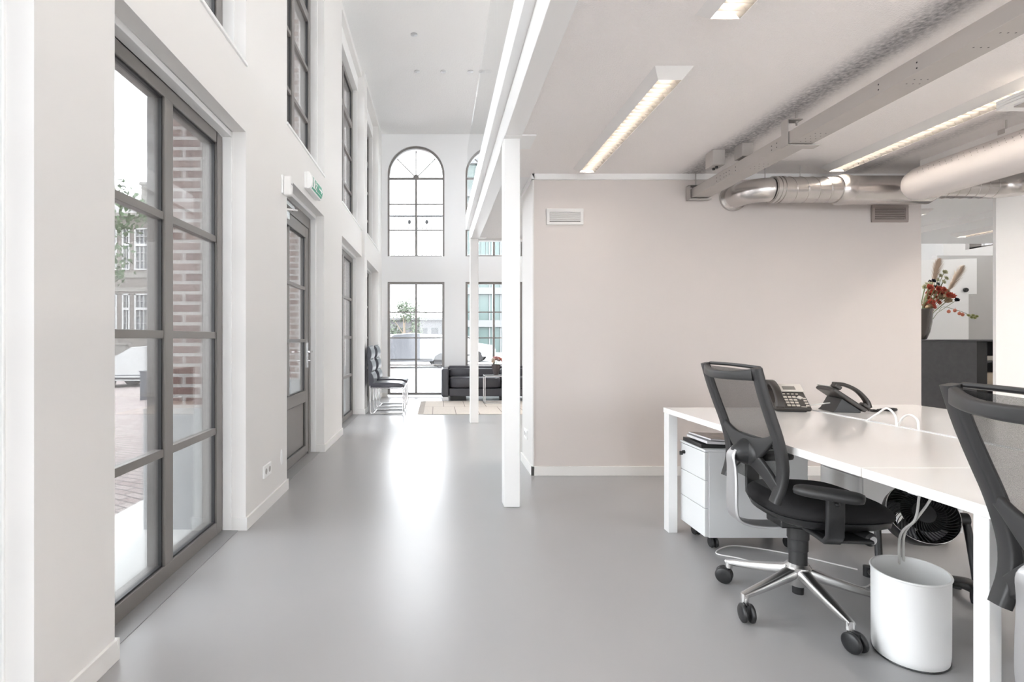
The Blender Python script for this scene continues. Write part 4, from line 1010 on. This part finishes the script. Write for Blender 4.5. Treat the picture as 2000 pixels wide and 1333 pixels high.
# ================================================================ RECEPTION BEYOND THE PASSAGE
t = thing('reception_counter', 'charcoal wood counter beyond the right end of the greige wall', 'counter', (4.8, 5.75, 0))
MB().box(-1.2, .906, -.25, .35, 0, 1.130).build('front_body', M_wood, t, bevel=.002)
m = MB(); m.box(.907, 1.068, -.20, .35, 0, 1.130); m.build('black_end_panel', M_dark, t)
m = MB(); m.box(1.069, 1.75, .30, .35, 0, 1.130)
for z in (.02, .30, .60, .90): m.box(1.069, 1.75, -.15, .30, z, z+.02)
m.box(1.73, 1.75, -.15, .30, 0, 1.13); m.build('open_shelf', M_wood, t)
MB().box(-1.21, 1.76, -.26, .36, 1.1305, 1.150).build('counter_top', M_wood, t, bevel=.002)
for i, (x, z, h, c) in enumerate(((5.905, .621, .17, (.52, .44, .34)), (5.90, .921, .05, (.75, .70, .62)), (5.90, .321, .15, (.6, .58, .55)))):
    lab = ['tan box on the middle counter shelf at the passage', 'flat paper stack on the top counter shelf', 'pale box on the lower counter shelf'][i]
    bxo = tag(MB().box(x, x+.25, 5.66, 5.95, z, z+h).build('storage_box', mat('shelf_box_%d' % i, c, .7), bevel=.004), lab, 'box')
t = thing('large_vase', 'tall brown glass vase on the charcoal counter', 'vase', (5.155, 5.62, 1.151))
m = MB(); m.lathe([(.085, 0), (.10, .006), (.125, .08), (.142, .18), (.152, .325), (.146, .325), (.136, .18), (.12, .08), (.08, .02)], 40)
m.build('vase_body', mat('brown_smoked_glass', (.055, .04, .032), .08, coat=.6), t, ang=50)
t = thing('dried_bouquet', 'autumn bouquet of red blossoms and pampas plumes in the tall brown vase', 'flowers', (5.155, 5.62, 1.45))
K = 5.62/1015
def px(x, y, dy=0): return V((x-855)*(5.62+dy)/1015-5.155, dy, 1.16-(y-662)*(5.62+dy)/1015-1.45)
random.seed(11)
def plume(base, tip, label_):
    m = MB(); base, tip = Vector(base), Vector(tip); ax = (tip-base); L = ax.length; u = ax.normalized(); o = u.orthogonal().normalized(); w = u.cross(o)
    for i in range(750):
        q = random.random()**.8; a = random.uniform(0, 2*PI); d = o*math.cos(a)+w*math.sin(a); s = base+ax*q
        ln = random.uniform(.6, 1.25)*.085*math.sin(PI*min(1, q*.8+.15))+.014; e = s+d*ln*.55+u*ln*1.0
        sd = u.cross(d)*.0021; m.add([s-sd, s+sd, e+V(0, 0, -.004)], [(0, 1, 2)])
    m.build('pampas_plume', mat('pampas_beige', (.56, .46, .37), .9), t, smooth=False)
    MB().tube([V(0, 0, -.15)+V(random.uniform(-.03, .03), 0, 0), base*.6, base, tip], .0035, 6).build('plume_stem', mat('dry_stem', (.36, .28, .19), .8), t)
plume(px(1822, 556), px(1834, 508), ''); plume(px(1850, 572, .03), px(1880, 522, .03), '')
M_green = mat('bouquet_stem_green', (.16, .20, .09), .7)
st = MB(); groups = {'red_blossom': [(1815, 563), (1822, 572), (1832, 566), (1812, 585), (1818, 592), (1826, 583), (1836, 575), (1808, 598), (1853, 578), (1858, 580), (1840, 567), (1813, 575), (1820, 600), (1830, 592)],
    'white_blossom': [(1806, 562), (1816, 556), (1828, 548), (1835, 540), (1844, 533), (1846, 545), (1841, 552), (1808, 557)],
    'dark_blossom': [(1816, 552), (1822, 550), (1830, 556), (1826, 562), (1868, 587)], 'tan_seed_head': [(1846, 571), (1851, 588), (1848, 578), (1838, 582), (1814, 600)]}
cc = {'red_blossom': (.50, .10, .065), 'white_blossom': (.66, .66, .48), 'dark_blossom': (.03, .03, .05), 'tan_seed_head': (.36, .27, .17)}
rr = {'red_blossom': .036, 'white_blossom': .028, 'dark_blossom': .024, 'tan_seed_head': .034}
for k, ps in groups.items():
    for x, y in ps:
        dy = random.uniform(-.10, .10); p = px(x, y, dy); m = MB()
        if k == 'tan_seed_head': m.ell(p, (.028, .028, .022), 12, 8)
        blossom(m, p, rr[k]*1.25, V(random.uniform(-.5, .5), -.8, .5), 22); m.build(k, mat(k+'_petal', cc[k], .7), t, smooth=False)
        st.tube([V(p.x*.25, p.y*.3, -.2), V(p.x*.55, p.y*.6, (p.z-.15)*.4), p], .0025, 5)
st.build('stems', M_green, t)
pts = [px(1834, 607), px(1842, 600), px(1862, 604), px(1885, 612), px(1905, 622)]
MB().tube(bez(pts, 20), .0022, 5).build('lantern_stem', M_green, t)
for x, y in ((1853, 609), (1865, 607), (1874, 613), (1880, 615)):
    p = px(x, y); m = MB(); m.ell(p, (.017, .015, .019), 8, 8); m.tube([p+V(0, 0, .015), p+V(.004, 0, .03)], .0018, 4); m.build('paper_lantern', mat('physalis_orange', (.72, .25, .16), .6), t)
for x, y in ((1890, 617), (1896, 621), (1902, 622), (1899, 617), (1906, 619)):
    m = MB(); blossom(m, px(x, y), .024, (0, -1, .3), 10); m.build('leaf_tuft', mat('tuft_green', (.45, .47, .20), .7), t, smooth=False)
# white stepped stair parapet; wall piece behind it coloured grey for its shade
Y = 8.6; k = Y/1015
def PX(x): return (x-855)*k
def PZ(y): return 1.16-(y-662)*k
m = MB(); m.prism([(7.2, 0), (PX(1892), 0), (PX(1892), PZ(575)), (PX(1908), PZ(575)), (PX(1908), PZ(505)), (7.2, PZ(512))], Y, Y+.12)
t = thing('stair_parapet', 'white stepped stair parapet beyond the charcoal counter', 'stair parapet', (0, 0, 0)); m.build('stepped_wall', M_white, t, bevel=.002)
m = MB(); m.lathe([(.032, 0), (.036, .01), (.03, .02), (.0, .022)][:3], 20, Matrix.Translation((PX(1884), Y-.02, PZ(567))) @ Matrix.Rotation(-PI/2*0+PI/2, 4, 'X')); m.ell((PX(1884), Y-.012, PZ(567)), (.036, .020, .036), 16, 10)
m.build('round_knob', M_black, t)
m = MB(); m.box(PX(1870), XR, Y+.35, Y+.45, 0, PZ(500)+.06); struct(m.build('wall_stair', mat('stair_wall_painted_shade', (.50, .49, .48), .6), smooth=False), 'wall piece behind the stepped parapet, its shade painted as grey')
# ================================================================ OUTSIDE
def gz(x, y): return -.06 - .46*min(1, max(0, (math.hypot(x+1.7, 0)-1)/9))
m = MB(); gs = [-1.74, -2.5, -4, -7, -11, -16, -30, -60]
m.grid(lambda u, v: V(gs[min(7, round(u*7))], -20+100*v, gz(gs[min(7, round(u*7))], 0)), 7, 4)
struct(m.build('ground_street', M_pave, smooth=False), 'pale clinker paved street beside the building')
m = MB(); m.box(-1.74, 60, YFAR+.42, 80, -.6, -.06); struct(m.build('ground_quay', mat('pale_quay_paving', (.33, .33, .33), .8, vary=(2, .08)), smooth=False), 'pale paved quay beyond the end wall')
m = MB(); m.box(-2.2, -1.74, -6, YFAR+.4, -.08, -.045); struct(m.build('trim_9', mat('pale_kerb_stone', (.62, .62, .61), .8, vary=(9, .06)), smooth=False), 'pale stone strip at the foot of the outer wall')
# building across the street
t = thing('brick_building', 'weathered brown brick building with white sash windows across the street', 'building', (-24, 38, -.5))
def BX(x): return (x-855)*38/1015+24
def BZ(y): return 1.16-(y-662)*38/1015+.5
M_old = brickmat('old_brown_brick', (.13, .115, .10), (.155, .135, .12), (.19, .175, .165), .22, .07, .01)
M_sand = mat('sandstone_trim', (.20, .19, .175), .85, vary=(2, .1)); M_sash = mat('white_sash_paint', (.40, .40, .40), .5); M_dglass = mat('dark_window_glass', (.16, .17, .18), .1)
wins = []
for c0 in range(-3, 2):
    o = c0*62
    for (xa, xb) in ((239, 254), (263, 291)):
        for (ya, yb) in ((446, 528), (574, 648)): wins.append((BX(xa+o), BX(xb+o), BZ(yb), BZ(ya)))
m = MB(); mm = lambda p, q, z0, z1: m.box(p, q, 0, .45, z0, z1)
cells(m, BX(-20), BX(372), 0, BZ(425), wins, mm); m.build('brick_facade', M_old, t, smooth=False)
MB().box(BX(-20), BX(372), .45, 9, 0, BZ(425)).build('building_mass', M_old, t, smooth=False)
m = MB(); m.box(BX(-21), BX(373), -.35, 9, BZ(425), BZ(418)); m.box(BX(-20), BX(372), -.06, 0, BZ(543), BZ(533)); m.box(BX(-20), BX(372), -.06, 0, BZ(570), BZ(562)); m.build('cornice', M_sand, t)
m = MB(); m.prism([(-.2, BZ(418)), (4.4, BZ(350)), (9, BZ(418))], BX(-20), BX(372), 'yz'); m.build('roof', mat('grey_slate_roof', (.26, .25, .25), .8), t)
m = MB(); m.box(BX(273), BX(297), .2, 2.2, BZ(420), BZ(360)); m.box(BX(270), BX(300), .1, 2.3, BZ(360), BZ(355)); m.build('dormer', M_sand, t)
for x0, x1, z0, z1 in wins[8:]:
    f = MB(); w = x1-x0; fr = .10
    f.box(x0, x0+fr, -.05, .12, z0, z1); f.box(x1-fr, x1, -.05, .12, z0, z1); f.box(x0, x1, -.05, .12, z1-fr, z1); f.box(x0, x1, -.08, .12, z0, z0+fr); zt = z0+(z1-z0)*.60; f.box(x0, x1, -.04, .12, zt-.09, zt+.09)
    nc = 3 if w > .9 else 2
    for i in range(1, nc): xx = x0+fr+(w-2*fr)*i/nc; f.box(xx-.02, xx+.02, .0, .1, z0, z1)
    for z in (z0+(zt-z0)*.36, z0+(zt-z0)*.68, zt+(z1-zt)*.5): f.box(x0, x1, .0, .1, z-.02, z+.02)
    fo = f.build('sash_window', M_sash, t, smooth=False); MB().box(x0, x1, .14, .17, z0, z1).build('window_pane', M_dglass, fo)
for i in range(0, 10): pass
# tree
def tree(label, loc, r, h, col, n=2600, rx=1.0):
    t = thing('tree', label, 'tree', loc); random.seed(int(h*10)); m = MB(); cl = [(V(random.uniform(-1, 1)*r*rx, random.uniform(-1, 1)*r, h+random.uniform(-.9, .9)*r), random.uniform(.3, .6)*r) for _ in range(16)]
    for i in range(n):
        c, cr = random.choice(cl); d = V(random.gauss(0, 1), random.gauss(0, 1), random.gauss(0, 1)).normalized(); p = c+d*cr*random.uniform(.6, 1); s = random.uniform(.05, .12)*r/2.2+.05
        a = V(random.gauss(0, 1), random.gauss(0, 1), random.gauss(0, 1)).normalized()*s; b = a.cross(d).normalized()*s*.6; m.add([p-a, p+b, p+a, p-b], [(0, 1, 2, 3)])
    m.build('foliage', mat('leaf_green_%d' % int(col[1]*100), col, .7), t, smooth=False)
    k = MB(); k.tube([(0, 0, -.2), (.05, 0, h*.5), (0, .1, h)], [.16, .13, .06], 8)
    for c, cr in cl[:7]: k.tube([(0, .05, h*.62), c], [.05, .02], 5)
    k.build('trunk', mat('tree_bark', (.16, .13, .10), .9), t)
tree('leafy green street tree seen at the left of the nearest window', (-17.6, 27, -.5), 2.7, 6.4, (.07, .12, .05))
tree('pale green tree seen low through the left window of the end wall', (-2.6, 40, -.06), 1.5, 2.4, (.075, .095, .065), 1400)
# car seen across the street
def car(label, loc, rz, col, s=1.0):
    t = thing('car', label, 'car', loc, rz); z = .28
    body = [(-2.1, .30), (-2.15, .62), (-2.02, .86), (-1.25, .98), (-.55, 1.40), (.25, 1.46), (1.05, 1.38), (1.75, 1.02), (2.08, .94), (2.14, .60), (2.06, .30), (1.72, .28), (1.62, .50), (1.40, .62), (1.18, .50), (1.08, .28), (-1.02, .28), (-1.12, .50), (-1.34, .62), (-1.56, .50), (-1.66, .28)]
    m = MB()
    ws = [(-.86, .965), (-.80, 1.0), (.80, 1.0), (.86, .965)]; k = len(body); vs = []
    for y, f in ws: vs += [V(x*f, y*(1 if zz < 1 else .84), .75+(zz-.75)*f) for x, zz in body]
    m.add(vs, [(i*k+j, i*k+(j+1) % k, (i+1)*k+(j+1) % k, (i+1)*k+j) for i in range(3) for j in range(k)] + [tuple(range(k-1, -1, -1)), tuple(range(3*k, 4*k))])
    m.build('body', mat('car_paint_%s' % col[1], col[0], .2, coat=.8), t, ang=40)
    for s in (-1, 1):
        g = MB()
        for P in ([(-1.02, 1.0), (-.52, 1.34), (-.12, 1.38), (-.12, 1.0)], [(-.04, 1.0), (-.04, 1.385), (.28, 1.39), (.95, 1.30), (1.25, 1.02)]):
            g.prism(P, *sorted((s*.66, s*.735)))
        g.build('side_window', mat('car_glass', (.07, .09, .09), .05), t)
        MB().box(-1.0, 1.0, *sorted((s*.80, s*.87)), .34, .40).build('sill_trim', M_dark, t)
    g = MB(); g.add([V(-1.20, -.62, 1.0), V(-1.20, .62, 1.0), V(-.60, .55, 1.385), V(-.60, -.55, 1.385)], [(0, 1, 2, 3)]); g.xf(Matrix.Translation((-.03, 0, .012))); g.build('windscreen', MATS['car_glass'], t, solid=.01)
    for x in (-1.34, 1.40):
        for s in (-1, 1):
            w = MB(); w.lathe([(.02, -.1), (.28, -.1), (.31, -.07), (.31, .07), (.28, .1), (.02, .1)], 24, Matrix.Translation((x, s*.76, .31)) @ Matrix.Rotation(PI/2, 4, 'X')); w.build('wheel', M_dark, t)
    return t
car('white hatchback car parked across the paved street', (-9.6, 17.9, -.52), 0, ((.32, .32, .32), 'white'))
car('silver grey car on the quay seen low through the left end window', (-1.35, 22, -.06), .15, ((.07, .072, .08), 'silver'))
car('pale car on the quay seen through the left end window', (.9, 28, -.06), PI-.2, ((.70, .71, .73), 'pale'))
t = thing('street_bollard', 'dark square bollard with a thin barrier rail on the pavement', 'bollard', (-6.85, 12.2, -.32))
MB().box(-.09, .09, -.09, .09, 0, .70).build('post', mat('dark_bollard_paint', (.075, .08, .095), .5), t, bevel=.01); MB().box(-.11, .11, -.11, .11, .70, .73).build('cap', MATS['dark_bollard_paint'], t, bevel=.01)
MB().tube([(-.09, 0, .62), (-2.4, .1, .60)], .012, 8).build('rail', MATS['dark_bollard_paint'], t)
# low garden wall piece before the old building
t = thing('garden_wall', 'pale stone garden wall with pier before the brick building', 'garden wall', (-19.6, 30, -.5))
m = MB(); m.box(-4, 1.6, 0, .3, 0, 1.3); m.box(-4, 1.7, -.05, .35, 1.3, 1.42); m.box(-.4, .5, -.1, .5, 0, 2.9); m.box(-.5, .6, -.2, .6, 2.9, 3.1); m.build('masonry', M_sand, t)
# balcony railings outside the upper end windows
for i, (a, b) in enumerate(FW[:2]):
    t = thing('balcony_railing', ('thin railing outside the left arched window', 'thin railing outside the right arched window')[i], 'railing', ((a+b)/2, YFAR+.75, 2.80)); m = MB()
    m.box(-.72, .72, -.015, .015, .97, 1.0); m.box(-.72, .72, -.012, .012, .72, .735)
    m.box(-.72, .72, -.012, .012, .04, .055)
    for k in range(15): m.cyl((-.70+.1*k, 0, 0), (-.70+.1*k, 0, .97), .005, 6)
    m.build('rail', mat('pale_railing_paint', (.07, .07, .075), .5), t); m = MB()
    for x in (-.17, .20): m.ell((x, 0, .86), (.035, .02, .05), 10, 8)
    m.build('ornament', MATS['pale_railing_paint'], t); MB().box(-.74, .74, -.32, .03, -.14, -.002).build('balcony_slab', M_stone, t)
# modern building, left low building and quay wall beyond the end wall
t = thing('office_building', 'pale modern building with greenish glass behind the sofa window', 'building', (6.6, 46, -.1)); m = MB()
for i in range(8): m.box(-4.6, 14, 0, 8, i*2.9+2.3, i*2.9+2.9)
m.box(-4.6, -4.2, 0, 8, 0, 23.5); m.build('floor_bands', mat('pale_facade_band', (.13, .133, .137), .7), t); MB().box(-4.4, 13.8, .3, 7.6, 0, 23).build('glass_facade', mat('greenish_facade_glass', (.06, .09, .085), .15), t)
m = MB(); 
for x in range(-4, 14): m.box(x-.05, x+.05, .15, .3, 0, 23)
m.build('facade_mullions', MATS['pale_facade_band'], t)
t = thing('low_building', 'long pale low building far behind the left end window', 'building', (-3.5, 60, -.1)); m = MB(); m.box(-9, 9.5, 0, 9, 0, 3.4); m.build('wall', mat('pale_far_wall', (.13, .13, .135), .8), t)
m = MB()
for i in range(14): m.box(-8.5+1.25*i, -7.7+1.25*i, -.03, 0, 1.3, 2.5)
m.build('windows_band', mat('far_window_grey', (.04, .042, .045), .3), t); MB().box(-9.4, 9.9, -.4, 9.4, 3.4, 3.65).build('roof_slab', MATS['pale_facade_band'], t)
t = thing('moored_boat', 'grey moored boat seen through the left end window', 'boat', (-2.2, 34, -.1)); m = MB()
hull = [(-3.4, .9), (-3.2, .2), (-2.8, 0), (3.0, 0), (3.5, .4), (4.1, 1.1)]
m.prism(hull, -.9, .9); m.build('hull', mat('grey_boat_paint', (.055, .057, .065), .5), t, bevel=.05); m = MB(); m.box(-2.6, 2.2, -.7, .7, .95, 1.55); m.build('cabin', MATS['pale_far_wall'], t); m = MB(); m.box(-2.3, 2.0, -.72, .72, 1.1, 1.4); m.build('cabin_windows', MATS['far_window_grey'], t)
